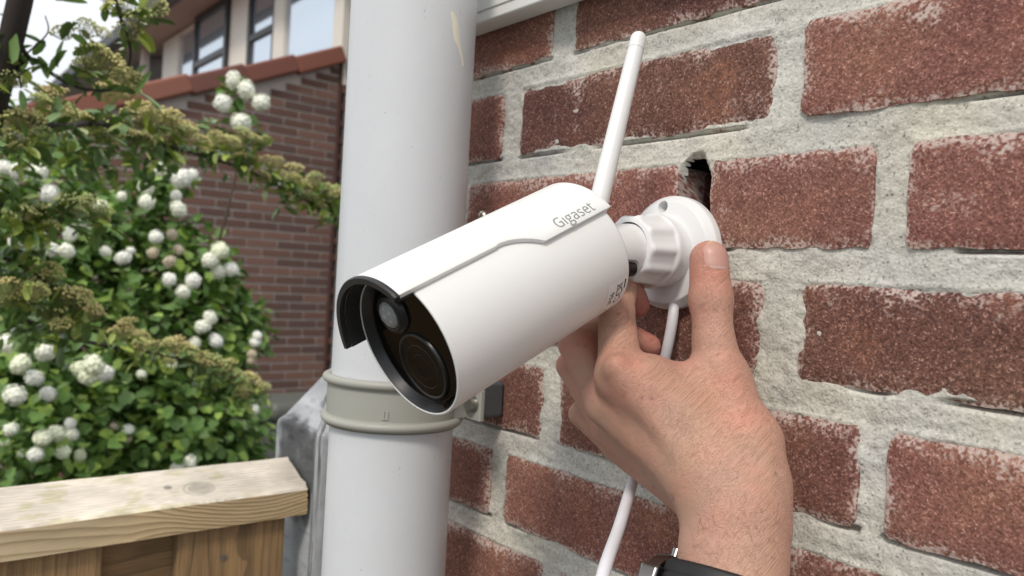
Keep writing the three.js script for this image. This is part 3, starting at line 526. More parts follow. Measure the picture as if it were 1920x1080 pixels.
  let dg = disc; for (let k = 0; k < 3; k++) { const a = Math.PI / 2 + 0.10 + k * Math.PI * 2 / 3; const h = new Brush(lathe([[0, -0.02], [0.0022, -0.02], [0.0022, 0.0035], [0.0036, 0.0055], [0.0036, 0.02], [0, 0.02]], 28).rotateX(Math.PI / 2).translate(0.0268 * Math.cos(a), 0.0268 * Math.sin(a), 0)); h.updateMatrixWorld(); dg = ev.evaluate(dg, h, SUBTRACTION); }
  part('wall_base', dg.geometry, plastic, t);
  // white power cable leaving the base and passing behind the hand
  const cp = [at(1264, 560, 0.457), at(1262, 592, 0.4525), at(1254, 640, 0.453), at(1240, 700, 0.458), at(1216, 800, 0.460), at(1190, 890, 0.442), at(1162, 985, 0.395), at(1130, 1080, 0.352), at(1095, 1230, 0.33), at(1070, 1500, 0.34)].map((p) => p.sub(MB));
  part('power_cable', tube(cp, 0.0031, 90, 18), phys({ color: lin(0.74, 0.74, 0.78), roughness: 0.45 }), t);
}
// ------------------------------------------------------------------ hand and wrist holding the mount (one continuous body), wristwatch
{
  const mm = 0.001, J = (px, py, d) => at(px, py, d);
  const caps = [];   // [a, b, ra, rb, blend]
  const bone = (a, b, ra, rb, k = 0.006) => caps.push([a, b, ra, rb, k]);
  // joints
  const W0 = J(1352, 1420, 0.335), W1 = J(1370, 1150, 0.350), W2 = J(1375, 1030, 0.362), W3 = J(1378, 955, 0.368);
  bone(W0, W1, 28 * mm, 25 * mm, 0.008); bone(W1, W2, 24.2 * mm, 23.0 * mm, 0.008); bone(W2, W3, 23.0 * mm, 21.5 * mm, 0.008);
  const T0 = J(1400, 905, 0.374), T1 = J(1396, 830, 0.383), T2 = J(1356, 715, 0.399), T3 = J(1338, 640, 0.406), T4 = J(1333, 562, 0.411), T5 = J(1329, 487, 0.4155);
  bone(W3, T0, 22 * mm, 18.5 * mm, 0.006); bone(T0, T1, 18.5 * mm, 16.4 * mm, 0.006); bone(T1, T2, 17.2 * mm, 11.6 * mm, 0.008); bone(T2, T3, 11.4 * mm, 10.2 * mm, 0.006); bone(T3, T4, 10.2 * mm, 10.9 * mm, 0.004); bone(T4, T5, 10.9 * mm, 10.2 * mm, 0.004);
  const C1 = J(1335, 900, 0.376);                                             // carpus
  const I1 = J(1163, 705, 0.396), M1 = J(1136, 757, 0.411), R1 = J(1145, 804, 0.427), P1 = J(1160, 836, 0.438);
  bone(W3, C1, 22 * mm, 19 * mm, 0.008);
  bone(J(1352, 860, 0.380), J(1200, 725, 0.392), 17 * mm, 14 * mm, 0.014); bone(J(1200, 725, 0.392), I1, 13.5 * mm, 12.2 * mm, 0.008);
  bone(C1, M1, 18 * mm, 11.0 * mm, 0.012); bone(J(1318, 905, 0.391), R1, 15.5 * mm, 10 * mm, 0.012); bone(J(1312, 925, 0.397), P1, 14.5 * mm, 9.5 * mm, 0.010);
  bone(J(1300, 770, 0.395), J(1345, 720, 0.400), 12 * mm, 11 * mm, 0.016); bone(J(1235, 712, 0.398), J(1300, 735, 0.400), 9 * mm, 10 * mm, 0.014);   // web to the thumb
  // fingers
  const I2 = J(1156, 585, 0.428), I3 = J(1172, 520, 0.448), I4 = J(1197, 572, 0.458);
  bone(I1, I2, 12.0 * mm, 9.6 * mm, 0.005); bone(I2, I3, 9.4 * mm, 8.0 * mm, 0.003); bone(I3, I4, 7.8 * mm, 6.8 * mm, 0.002);
  const M2 = J(1079, 645, 0.434), M3 = J(1140, 610, 0.454), M4 = J(1218, 648, 0.457);
  bone(M1, M2, 11.0 * mm, 9.2 * mm, 0.003); bone(M2, M3, 9.0 * mm, 7.8 * mm, 0.003); bone(M3, M4, 7.8 * mm, 6.6 * mm, 0.002);
  const R2 = J(1069, 686, 0.451), R3 = J(1118, 668, 0.478), R4 = J(1175, 700, 0.476);
  bone(R1, R2, 9.6 * mm, 7.8 * mm, 0.002); bone(R2, R3, 7.8 * mm, 7.2 * mm, 0.002); bone(R3, R4, 7.2 * mm, 6.5 * mm, 0.002);
  const P2 = J(1091, 776, 0.452), P3 = J(1122, 756, 0.474), P4 = J(1165, 775, 0.474);
  bone(P1, P2, 8.8 * mm, 7.4 * mm, 0.002); bone(P2, P3, 7.4 * mm, 6.6 * mm, 0.002); bone(P3, P4, 6.6 * mm, 6.0 * mm, 0.002);
  // knuckle and tendons standing out on the back of the hand
  bone(J(1156, 690, 0.3845), J(1170, 706, 0.3835), 6.0 * mm, 5 * mm, 0.006);
  bone(J(1172, 716, 0.3855), J(1318, 902, 0.3655), 4.0 * mm, 3.2 * mm, 0.006);
  bone(J(1142, 756, 0.4010), J(1300, 925, 0.3755), 3.6 * mm, 3 * mm, 0.005);
  bone(J(1290, 760, 0.3835), J(1345, 850, 0.3665), 1.6 * mm, 1.4 * mm, 0.005); bone(J(1230, 735, 0.386), J(1290, 760, 0.3835), 1.4 * mm, 1.6 * mm, 0.005);
  bone(J(1352, 690, 0.3915), J(1420, 870, 0.3655), 3.0 * mm, 3.0 * mm, 0.008);
  bone(J(1426, 905, 0.374), J(1430, 985, 0.368), 11 * mm, 11 * mm, 0.008);
  const pack = caps.map(([a, b, ra, rb, k]) => { const d = b.clone().sub(a); return [a.x, a.y, a.z, d.x, d.y, d.z, d.lengthSq(), ra, rb - ra, k, Math.max(ra, rb)]; });
  const creases = [ // shallow skin folds: line a-b, depth, width
    [J(1302, 556, 0.400), J(1372, 566, 0.405), 0.8, 0.9], [J(1306, 572, 0.400), J(1370, 560, 0.405), 0.7, 0.8], [J(1312, 585, 0.400), J(1368, 578, 0.405), 0.6, 0.9],
    [J(1276, 990, 0.356), J(1345, 948, 0.343), 0.9, 1.5], [J(1345, 948, 0.343), J(1420, 938, 0.342), 0.6, 1.6], [J(1296, 965, 0.36), J(1350, 925, 0.350), 0.45, 1.3], [J(1300, 945, 0.362), J(1370, 905, 0.352), 0.35, 1.3],
    [J(1298, 690, 0.40), J(1312, 735, 0.392), 0.5, 1.3], [J(1315, 462, 0.4075), J(1314, 500, 0.405), 0.55, 0.8], [J(1314, 500, 0.405), J(1340, 508, 0.403), 0.5, 0.8], [J(1340, 508, 0.403), J(1364, 503, 0.407), 0.5, 0.8],
    [J(1118, 640, 0.415), J(1124, 720, 0.395), 0.8, 1.4], 
  ].map(([a, b, dep, w]) => { const d = b.clone().sub(a); return [a.x, a.y, a.z, d.x, d.y, d.z, d.lengthSq(), dep * mm, w * mm]; });
  const seg = (c, x, y, z) => { const px = x - c[0], py = y - c[1], pz = z - c[2]; let t = (px * c[3] + py * c[4] + pz * c[5]) / c[6]; t = t < 0 ? 0 : t > 1 ? 1 : t; return [Math.hypot(px - c[3] * t, py - c[4] * t, pz - c[5] * t), t]; };
  const sdf = (x, y, z) => {
    let d = 1;
    for (const c of pack) {
      const px = x - c[0], py = y - c[1], pz = z - c[2]; let t = (px * c[3] + py * c[4] + pz * c[5]) / c[6]; t = t < 0 ? 0 : t > 1 ? 1 : t;
      const qx = px - c[3] * t, qy = py - c[4] * t, qz = pz - c[5] * t, e = Math.sqrt(qx * qx + qy * qy + qz * qz) - (c[7] + c[8] * t), k = c[9];
      const h = k - Math.abs(d - e); d = (e < d ? e : d) - (h > 0 ? h * h / (4 * k) : 0);
    }
    return d;
  };
  const fine = (x, y, z) => { let d = sdf(x, y, z); for (const c of creases) { const [q] = seg(c, x, y, z); const s = q / c[8]; if (s < 3) d += c[7] * Math.exp(-s * s); } return d; };
  // surface nets on a 1.7 mm grid
  const lo = V(1e9, 1e9, 1e9), hi = V(-1e9, -1e9, -1e9);
  for (const [a, b, ra, rb] of caps) for (const [p, r] of [[a, ra], [b, rb]]) { lo.min(p.clone().subScalar(r + 0.004)); hi.max(p.clone().addScalar(r + 0.004)); }
  const h = 0.0017, nx = Math.ceil((hi.x - lo.x) / h), ny = Math.ceil((hi.y - lo.y) / h), nz = Math.ceil((hi.z - lo.z) / h), F = new Float32Array(nx * ny * nz).fill(1);
  for (let k = 0; k < nz; k += 4) for (let j = 0; j < ny; j += 4) for (let i = 0; i < nx; i += 4) {      // coarse skip, then fill blocks near the skin
    const d0 = sdf(lo.x + (i + 1.5) * h, lo.y + (j + 1.5) * h, lo.z + (k + 1.5) * h), far = Math.abs(d0) > 0.0075;
    for (let c = k; c < Math.min(nz, k + 4); c++) for (let b = j; b < Math.min(ny, j + 4); b++) for (let a = i; a < Math.min(nx, i + 4); a++) F[(c * ny + b) * nx + a] = far ? d0 : fine(lo.x + a * h, lo.y + b * h, lo.z + c * h);
  }
  const id = new Int32Array(nx * ny * nz).fill(-1), P = [], I = [], cell = (i, j, k) => (k * ny + j) * nx + i;
  for (let k = 0; k + 1 < nz; k++) for (let j = 0; j + 1 < ny; j++) for (let i = 0; i + 1 < nx; i++) {
    let m = 0, n = 0, sx = 0, sy = 0, sz = 0; const f = [];
    for (let c = 0; c < 8; c++) { const v = F[cell(i + (c & 1), j + ((c >> 1) & 1), k + (c >> 2))]; f.push(v); if (v < 0) m |= 1 << c; }
    if (m === 0 || m === 255) continue;
    for (const [a, b] of [[0, 1], [2, 3], [4, 5], [6, 7], [0, 2], [1, 3], [4, 6], [5, 7], [0, 4], [1, 5], [2, 6], [3, 7]]) {
      if ((f[a] < 0) === (f[b] < 0)) continue; const t = f[a] / (f[a] - f[b]); n++;
      sx += (a & 1) + ((b & 1) - (a & 1)) * t; sy += ((a >> 1) & 1) + (((b >> 1) & 1) - ((a >> 1) & 1)) * t; sz += (a >> 2) + ((b >> 2) - (a >> 2)) * t;
    }
    id[cell(i, j, k)] = P.length / 3; P.push(lo.x + (i + sx / n) * h, lo.y + (j + sy / n) * h, lo.z + (k + sz / n) * h);
  }
  const quad = (a, b, c, d, flip) => { if (a < 0 || b < 0 || c < 0 || d < 0) return; flip ? I.push(a, c, b, a, d, c) : I.push(a, b, c, a, c, d); };
  for (let k = 1; k + 1 < nz; k++) for (let j = 1; j + 1 < ny; j++) for (let i = 1; i + 1 < nx; i++) {
    const s = F[cell(i, j, k)] < 0;
    if (s !== (F[cell(i + 1, j, k)] < 0)) quad(id[cell(i, j - 1, k - 1)], id[cell(i, j, k - 1)], id[cell(i, j, k)], id[cell(i, j - 1, k)], !s);
    if (s !== (F[cell(i, j + 1, k)] < 0)) quad(id[cell(i - 1, j, k - 1)], id[cell(i - 1, j, k)], id[cell(i, j, k)], id[cell(i, j, k - 1)], !s);
    if (s !== (F[cell(i, j, k + 1)] < 0)) quad(id[cell(i - 1, j - 1, k)], id[cell(i, j - 1, k)], id[cell(i, j, k)], id[cell(i - 1, j, k)], !s);
  }
  const N = [], col = [], uv = [], e = 0.0008;
  const reds = [[J(1158, 700, 0.385), 0.020, 0.28], [T4, 0.016, 0.30], [T5, 0.015, 0.75], [M2, 0.016, 0.55], [R2, 0.012, 0.35], [I4, 0.014, 0.9], [M4, 0.014, 0.9], [J(1350, 705, 0.39), 0.018, 0.15]];
  for (let q = 0; q < P.length; q += 3) {
    const x = P[q], y = P[q + 1], z = P[q + 2];
    const gx = fine(x + e, y, z) - fine(x - e, y, z), gy = fine(x, y + e, z) - fine(x, y - e, z), gz = fine(x, y, z + e) - fine(x, y, z - e), l = Math.hypot(gx, gy, gz) || 1; N.push(gx / l, gy / l, gz / l);
    let red = 0; for (const [c, r, w] of reds) red += w * Math.exp(-((x - c.x) ** 2 + (y - c.y) ** 2 + (z - c.z) ** 2) / (r * r));
    const m1 = noise3(x / 0.012, y / 0.012, z / 0.012) - 0.5, m2 = noise3(x / 0.004, y / 0.004, z / 0.004) - 0.5, fk = noise3(x / 0.0019 + 7, y / 0.0019, z / 0.0019);
    let v = 1 + 0.16 * m1 + 0.16 * m2; if (fk > 0.75) v *= 1 - (fk - 0.75) * 3; red = clamp(0.12 + red * 1.2 + 0.9 * m1 + 0.3 * m2, 0, 1.2);
    const yel = 0.5 * clamp(noise3(x / 0.02 + 5, y / 0.02, z / 0.02) - 0.45, 0, 1);
    col.push(0.565 * v * (1 + 0.04 * red), (0.332 - 0.100 * red) * v * (1 + 0.06 * yel), (0.243 - 0.065 * red) * v * (1 - 0.25 * yel)); uv.push(x / 0.036, (y + 0.6 * z) / 0.036);
  }
  const g = new THREE.BufferGeometry(); g.setAttribute('position', new THREE.Float32BufferAttribute(P, 3)); g.setAttribute('normal', new THREE.Float32BufferAttribute(N, 3)); g.setAttribute('color', new THREE.Float32BufferAttribute(col, 3)); g.setAttribute('uv', new THREE.Float32BufferAttribute(uv, 2)); g.setIndex(I);
  const org = W3.clone(); g.translate(-org.x, -org.y, -org.z);
  const skinBump = tex(1024, 1024, (i, j) => { const u = i / 1024 * 60, v = j / 1024 * 60; const w = noise(u * 0.5, v * 0.5) * 3; const a = Math.abs(noise(u * 1.1 + w, v * 2.2) - 0.5), b = Math.abs(noise(u * 2.3 - v * 0.8, v * 1.4 + w) - 0.5); const q = 255 * clamp(0.25 + 0.9 * Math.min(a, b) * 2 + 0.15 * hsh(i >> 1, j >> 1)); return [q, q, q]; }, false);
  const skin = phys({ vertexColors: true, roughness: 0.52, bumpMap: skinBump, bumpScale: 0.0004, sheen: 0.2, sheenColor: lin(0.9, 0.6, 0.5), sheenRoughness: 0.5 });
  const t = thing('person', 'left hand and wrist of a person gripping the camera mount', 'person', org.toArray());
  part('hand', g, skin, t);
  // thumb nail: curved plate lying on the skin of the thumb tip, seen on its outer side
  {
    const ax = T4.clone().sub(T5).normalize(), c = T5.clone().addScaledVector(ax, -0.001), view = camera.position.clone().sub(c).normalize();
    const out = V(0.93, 0.10, 0.36).addScaledVector(ax, -V(0.93, 0.10, 0.36).dot(ax)).normalize(), sideV = new THREE.Vector3().crossVectors(ax, out).normalize();
    const PN = [], IN = [], UN = [], nu = 14, nv = 14, Rn = 0.0102, top = [];
    for (let j = 0; j <= nv; j++) for (let i = 0; i <= nu; i++) {
      const s = j / nv, w = 0.92 * (1 - 0.10 * Math.pow(s, 3)) * Math.sqrt(Math.max(0.15, 1 - Math.pow(clamp((0.25 - s) / 0.25), 2) * 0.85)), a = mix(-w, w, i / nu), l = mix(-0.0072, 0.0072, s) + 0.0010 * Math.cos(a * 1.6) * (s - 0.5) * 2;
      const dirv = out.clone().multiplyScalar(Math.cos(a)).addScaledVector(sideV, Math.sin(a)); let p = c.clone().addScaledVector(ax, l);
      let r = 0.004; for (let k = 0; k < 24; k++) { const q = p.clone().addScaledVector(dirv, r); r -= sdf(q.x, q.y, q.z); }       // march to the skin
      p.addScaledVector(dirv, r + 0.00045 - 0.0008 * Math.pow(Math.abs(i / nu * 2 - 1), 4) - 0.0006 * (s > 0.9 ? (s - 0.9) * 10 : 0)); p.sub(org); PN.push(p.x, p.y, p.z); UN.push(i / nu, s);
    }
    for (let j = 0; j < nv; j++) for (let i = 0; i < nu; i++) { const a = j * (nu + 1) + i, b = a + nu + 1; IN.push(a, b, b + 1, a, b + 1, a + 1); }
    const nm = tex(128, 128, (i, j) => { const s = j / 128, u = i / 128, rdg = (noise(i / 3, j / 60) - 0.5) * 8; const free = sm(0.16, 0.06, s + 0.05 * Math.cos((u - 0.5) * 5)), lun = sm(0.88, 0.97, s); return [mix(mix(196, 212, free), 214, lun) + rdg, mix(mix(150, 182, free), 182, lun) + rdg, mix(mix(138, 146, free), 170, lun) + rdg]; });
    part('fingernail', sheet(PN, IN, UN), phys({ map: nm, roughness: 0.42 }), t);
  }
  // fine hairs on the wrist
  {
    const list = [];
    for (let k = 0; k < 46; k++) {
      const q = rnd() * 3 | 0, px = rr(1290, 1465), py = rr(960, 1060) - (q === 0 ? rr(0, 90) : 0); let d = 0.30, p = at(px, py, d); for (let n = 0; n < 30; n++) { const s = sdf(p.x, p.y, p.z); d += s; p = at(px, py, d); } if (Math.abs(sdf(p.x, p.y, p.z)) > 0.001) continue;
      const gx = sdf(p.x + e, p.y, p.z) - sdf(p.x - e, p.y, p.z), gy = sdf(p.x, p.y + e, p.z) - sdf(p.x, p.y - e, p.z), gz = sdf(p.x, p.y, p.z + e) - sdf(p.x, p.y, p.z - e), nrm = V(gx, gy, gz).normalize();
      const run = V(rr(-1, 0.2), rr(-0.4, 0.6), rr(-0.6, 0.6)); run.addScaledVector(nrm, -run.dot(nrm)).normalize(); const ln = rr(0.004, 0.009);
      list.push(tube([p.clone().sub(org), p.clone().addScaledVector(run, ln * 0.5).addScaledVector(nrm, 0.0006).sub(org), p.clone().addScaledVector(run, ln).addScaledVector(nrm, 0.0003).sub(org)], 0.00003, 3, 3));
    }
    const o = part('arm_hair', merge(list), mat({ color: lin(0.09, 0.05, 0.03), roughness: 0.6 }), t); o.userData.kind = 'stuff';
  }
  // wristwatch round the wrist
  {
    const AW = 0.75, wc = J(1362, 1132, 0.3525), arm = W1.clone().sub(W2).normalize();
    const across = J(1240, 1080, 0.3545).sub(wc); across.addScaledVector(arm, -across.dot(arm)).normalize(); const third = new THREE.Vector3().crossVectors(arm, across).normalize();
    const tilt = new THREE.Quaternion().setFromAxisAngle(third, 0.24); const awayQ = new THREE.Quaternion().setFromAxisAngle(arm, AW); across.applyQuaternion(awayQ); third.applyQuaternion(awayQ); const A = arm.clone().applyQuaternion(tilt), X = across.clone().applyQuaternion(tilt);
    const Bm = new THREE.Matrix4().makeBasis(X, third, A); // local: x toward the watch face, z down the arm
    const wt = thing('wristwatch', 'black rubber-strapped wristwatch with steel case worn on the wrist', 'watch', wc.toArray());
    const rub = mat({ color: lin(0.012, 0.0125, 0.014), roughness: 0.55 }), steel = mat({ color: lin(0.30, 0.29, 0.28), metalness: 1, roughness: 0.25 });
    const place = (gg) => gg.applyMatrix4(Bm);
    const r0 = 0.0282, ringP = [[r0 - 0.001, -0.0115], [r0 + 0.0014, -0.0118], [r0 + 0.0024, -0.0105], [r0 + 0.0026, -0.0062], [r0 + 0.0021, -0.0058], [r0 + 0.0021, -0.0050], [r0 + 0.0026, -0.0046], [r0 + 0.0026, 0.0100], [r0 + 0.0016, 0.0115], [r0 - 0.001, 0.0115], [r0 - 0.001, -0.0115]];
    part('strap', place(lathe(ringP, 96).rotateX(Math.PI / 2)), rub, wt);
    const cx = r0 + 0.003;
    part('case', place(lathe([[0, -0.002], [0.0175, -0.002], [0.0185, 0], [0.0185, 0.0045], [0.0172, 0.0060], [0.0150, 0.0065]], 64).rotateZ(-Math.PI / 2).translate(cx, 0, 0.004)), steel, wt);
    part('dial', place(lathe([[0.0152, 0.0060], [0.008, 0.0063], [0, 0.0064]], 48).rotateZ(-Math.PI / 2).translate(cx, 0, 0.004)), phys({ color: lin(0.01, 0.01, 0.012), roughness: 0.08, clearcoat: 1 }), wt);
    for (const s of [-1, 1]) part('lug', place(ubox(cx - 0.006, cx + 0.004, s > 0 ? 0.014 : -0.023, s > 0 ? 0.023 : -0.014, -0.0070, 0.0130, 0.002)), steel, wt);
    part('crown', place(new THREE.CylinderGeometry(0.0028, 0.0028, 0.004, 20).rotateX(Math.PI / 2).translate(cx + 0.002, 0.004, -0.0165)), steel, wt);
  }
}
// ------------------------------------------------------------------ garden shrubs beyond the fence
const leafMat = phys({ vertexColors: true, roughness: 0.62, transmission: 0.38, thickness: 0, side: THREE.DoubleSide });
const glossLeaf = phys({ vertexColors: true, roughness: 0.42, transmission: 0.3, thickness: 0, side: THREE.DoubleSide });
// lobed leaf (guelder rose) and narrow oval leaf (firethorn): outline fans folded along the midrib
function leafShape(pts) { // pts: half outline from base to tip [x, y]
  const P = [0, 0, 0], I = []; const n = pts.length;
  for (const [x, y] of pts) P.push(x, y, 0.22 * x - 0.10 * y * y);
  for (const [x, y] of pts) P.push(-x, y, 0.22 * x - 0.10 * y * y);
  const tip = 2 * n + 1, mid = 2 * n + 2; P.push(0, 1, -0.16, 0, 0.5, -0.05);
  for (let k = 0; k + 1 < n; k++) { I.push(mid, 1 + k, 2 + k, mid, 2 + k + n, 1 + k + n); }
  I.push(mid, n, tip, mid, tip, 2 * n, 0, 1, mid, 0, mid, n + 1);
  return { P, I };
}
const lobed = leafShape([[0.18, 0.02], [0.44, 0.22], [0.36, 0.42], [0.42, 0.64], [0.24, 0.80]]), oval = leafShape([[0.12, 0.12], [0.21, 0.42], [0.19, 0.72], [0.10, 0.92]]);
function leaves(shape) { // collects leaves into one mesh
  const P = [], I = [], C = []; const m = new THREE.Matrix4(), q = new THREE.Quaternion(), v = new THREE.Vector3();
  return {
    add(p, dir, up, size, col) {
      const z = up.clone().addScaledVector(dir, -up.dot(dir)).normalize(), x = new THREE.Vector3().crossVectors(dir, z), o = P.length / 3; m.makeBasis(x, dir, z);
      for (let k = 0; k < shape.P.length; k += 3) { v.set(shape.P[k] * size, shape.P[k + 1] * size, shape.P[k + 2] * size).applyMatrix4(m).add(p); P.push(v.x, v.y, v.z); C.push(...col); }
      for (const i of shape.I) I.push(o + i);
    },
    geo(org) { for (let k = 0; k < P.length; k += 3) { P[k] -= org.x; P[k + 1] -= org.y; P[k + 2] -= org.z; } return sheet(P, I, null, C); },
  };
}
const rdir = () => { const z = rr(-1, 1), a = rr(0, Math.PI * 2), r = Math.sqrt(1 - z * z); return V(r * Math.cos(a), z, r * Math.sin(a)); };
function twig(pts, r0, r1) { // tapered stem
  const c = new THREE.CatmullRomCurve3(pts), n = Math.max(6, pts.length * 5), g = new THREE.TubeGeometry(c, n, 1, 7, false), p = g.attributes.position;
  for (let i = 0; i <= n; i++) { const o = c.getPointAt(i / n), r = mix(r0, r1, i / n); for (let k = 0; k <= 7; k++) { const q = i * 8 + k; p.setXYZ(q, o.x + (p.getX(q) - o.x) * r, o.y + (p.getY(q) - o.y) * r, o.z + (p.getZ(q) - o.z) * r); } }
  g.computeVertexNormals(); return g;
}
{ // ---- guelder rose with white snowball flowers
  const org = at(180, 900, 2.7); org.y = -1.9;
  const t = thing('snowball_shrub', 'leafy green guelder rose shrub covered in round white flower heads', 'shrub', org.toArray());
  const L = leaves(lobed);
  // clumps: photograph place, depth, radius (m), leaves
  const clumps = [[60, 800, 2.35, 0.27, 560], [220, 800, 2.5, 0.27, 560], [360, 770, 2.6, 0.23, 480], [440, 800, 2.75, 0.14, 200], [120, 660, 2.5, 0.25, 480], [280, 640, 2.6, 0.25, 520], [390, 620, 2.7, 0.19, 380], [455, 610, 2.8, 0.10, 120], [60, 520, 2.5, 0.24, 380], [220, 520, 2.65, 0.22, 380], [340, 500, 2.7, 0.16, 260], [400, 520, 2.75, 0.10, 120], [60, 400, 2.5, 0.22, 300], [190, 420, 2.6, 0.17, 220], [310, 430, 2.75, 0.09, 90], [300, 350, 2.7, 0.07, 50], [-120, 650, 2.4, 0.38, 700], [-120, 380, 2.5, 0.30, 380], [100, 930, 2.4, 0.28, 420], [300, 920, 2.6, 0.27, 420], [440, 890, 2.75, 0.15, 160], [440, 180, 2.6, 0.045, 16], [400, 243, 2.6, 0.045, 16], [475, 245, 2.6, 0.03, 8], [330, 335, 2.7, 0.06, 26], [275, 365, 2.7, 0.07, 40]];
  for (const [px, py, d, r, n] of clumps) {
    const c = at(px, py, d);
    for (let k = 0; k < n * 1.5; k++) {
      const u = rdir(), s = Math.pow(rnd(), 0.45), p = c.clone().addScaledVector(u, r * s * rr(0.9, 1.1)), b = rr(0.75, 1.25), young = rnd() < 0.3;
      const dir = u.clone().multiplyScalar(0.7).add(rdir().multiplyScalar(0.6)).add(V(0, -0.25, 0)).normalize(), up = V(rr(-0.6, 0.6), 1, rr(-0.6, 0.6)).addScaledVector(u, 0.6);
      L.add(p, dir, up, rr(0.028, 0.052), young ? [0.29 * b, 0.43 * b, 0.07 * b] : [0.13 * b, 0.25 * b, 0.045 * b]);
    }
  }
  part('foliage', L.geo(org), leafMat, t).userData.kind = 'stuff';
  const bark = mat({ color: lin(0.085, 0.06, 0.04), roughness: 0.9 });
  const st = (a) => a.map(([x, y, d]) => at(x, y, d).sub(org)); const foot = V(0, 0, 0);
  for (const a of [[[170, 720, 2.6], [190, 560, 2.6]], [[300, 740, 2.7], [320, 480, 2.72], [300, 390, 2.72]], [[60, 700, 2.5], [50, 450, 2.5]], [[330, 700, 2.7], [420, 420, 2.64], [455, 240, 2.6], [447, 185, 2.6]], [[250, 760, 2.6], [410, 640, 2.75], [470, 610, 2.8]], [[320, 480, 2.72], [395, 500, 2.75]]]) part('stem', twig([...(a[0][1] > 690 ? [foot.clone().add(V(rr(-0.1, 0.1), 0, rr(-0.1, 0.1)))] : []), ...st(a)], 0.011, 0.004), bark, t);
  // one flower head: a ball of five-petalled florets
  const head = (seedShift) => {
    const P = [], I = [], N = 46; for (let k = 0; k < N; k++) {
      const y = 1 - (k + 0.5) / N * 1.94, a = k * 2.39996 + seedShift, r = Math.sqrt(Math.max(0, 1 - y * y)), n = V(r * Math.cos(a), y, r * Math.sin(a)), e1 = new THREE.Vector3().crossVectors(n, V(0.3, 1, 0.2)).normalize(), e2 = new THREE.Vector3().crossVectors(n, e1), rad = 1 + 0.26 * (rnd() - 0.5), tw = rnd() * 6, o = P.length / 3, s = rr(0.27, 0.38);
      const c = n.clone().multiplyScalar(rad * 0.93); P.push(c.x, c.y, c.z);
      for (let m = 0; m < 10; m++) { const b = tw + m / 10 * Math.PI * 2, q = m % 2 ? s * 0.68 : s, lift = m % 2 ? 0.93 : 0.99 + 0.05 * rnd(); const p = n.clone().multiplyScalar(rad * lift).addScaledVector(e1, q * Math.cos(b)).addScaledVector(e2, q * Math.sin(b)); P.push(p.x, p.y, p.z); }
      for (let m = 0; m < 10; m++) I.push(o, o + 1 + m, o + 1 + (m + 1) % 10);
    }
    return merge([sheet(P, I), new THREE.IcosahedronGeometry(0.86, 2).deleteAttribute('uv')]);
  };
  const heads = [head(0), head(1.7), head(4.1)];
  const cream = [phys({ color: lin(0.86, 0.87, 0.74), roughness: 0.75, side: THREE.DoubleSide }), phys({ color: lin(0.88, 0.88, 0.80), roughness: 0.75, side: THREE.DoubleSide }), phys({ color: lin(0.80, 0.83, 0.62), roughness: 0.75, side: THREE.DoubleSide })], faded = phys({ color: lin(0.58, 0.50, 0.37), roughness: 0.8, side: THREE.DoubleSide });
  const spots = [[437, 150, 36], [462, 168, 40], [418, 193, 40], [490, 192, 38], [452, 230, 38], [72, 322, 36], [35, 322, 36], [8, 315, 30], [92, 362, 36], [296, 317, 31], [340, 335, 40], [361, 327, 24], [274, 350, 32], [275, 378, 34], [335, 392, 34], [330, 367, 25], [188, 388, 32], [228, 368, 20], [30, 453, 30], [75, 452, 40], [98, 468, 30], [125, 470, 34], [150, 415, 32], [157, 428, 30], [131, 440, 30], [198, 472, 24], [231, 484, 30], [245, 470, 18], [293, 444, 30], [322, 440, 24, 1], [335, 468, 24, 1], [287, 474, 24, 1], [318, 490, 28, 1], [412, 470, 34], [393, 488, 33], [410, 510, 29], [434, 505, 31], [318, 524, 30], [362, 526, 33], [343, 546, 31], [394, 595, 29], [380, 612, 31], [405, 638, 30], [366, 643, 25], [482, 630, 22], [478, 642, 22], [472, 664, 20, 1], [470, 676, 18, 1], [15, 645, 38], [38, 682, 44], [85, 660, 40], [100, 655, 30], [65, 709, 36], [28, 741, 40], [90, 739, 33], [175, 685, 46], [150, 690, 32], [195, 700, 38], [165, 708, 36], [320, 682, 26], [265, 702, 22], [65, 784, 14], [20, 805, 28], [8, 828, 18], [105, 812, 34], [80, 822, 36], [132, 795, 24], [135, 815, 25], [118, 848, 31], [67, 852, 33], [42, 850, 20], [150, 854, 27], [240, 806, 26], [213, 800, 20, 1], [238, 822, 22, 1], [293, 760, 15, 1], [355, 866, 32], [333, 876, 30], [477, 768, 25], [455, 796, 21]];
  for (const [px, py, dia, old] of spots) {
    const d = py < 260 ? 2.52 : clamp(2.50 - (400 - px) * 0.0011 - (dia - 28) * 0.006, 1.86, 2.6), o = part('flower_head', heads[Math.floor(rnd() * 3)], old ? faded : cream[Math.floor(rnd() * 2.5)], t);
    o.position.copy(at(px, py, d).sub(org)); { const q = dia / 2 / 1472 * d * 0.88; o.scale.set(q * rr(0.9, 1.12), q * rr(0.82, 1.05), q * rr(0.9, 1.12)); } o.rotation.set(rr(0, 6), rr(0, 6), rr(0, 6));
  }
}
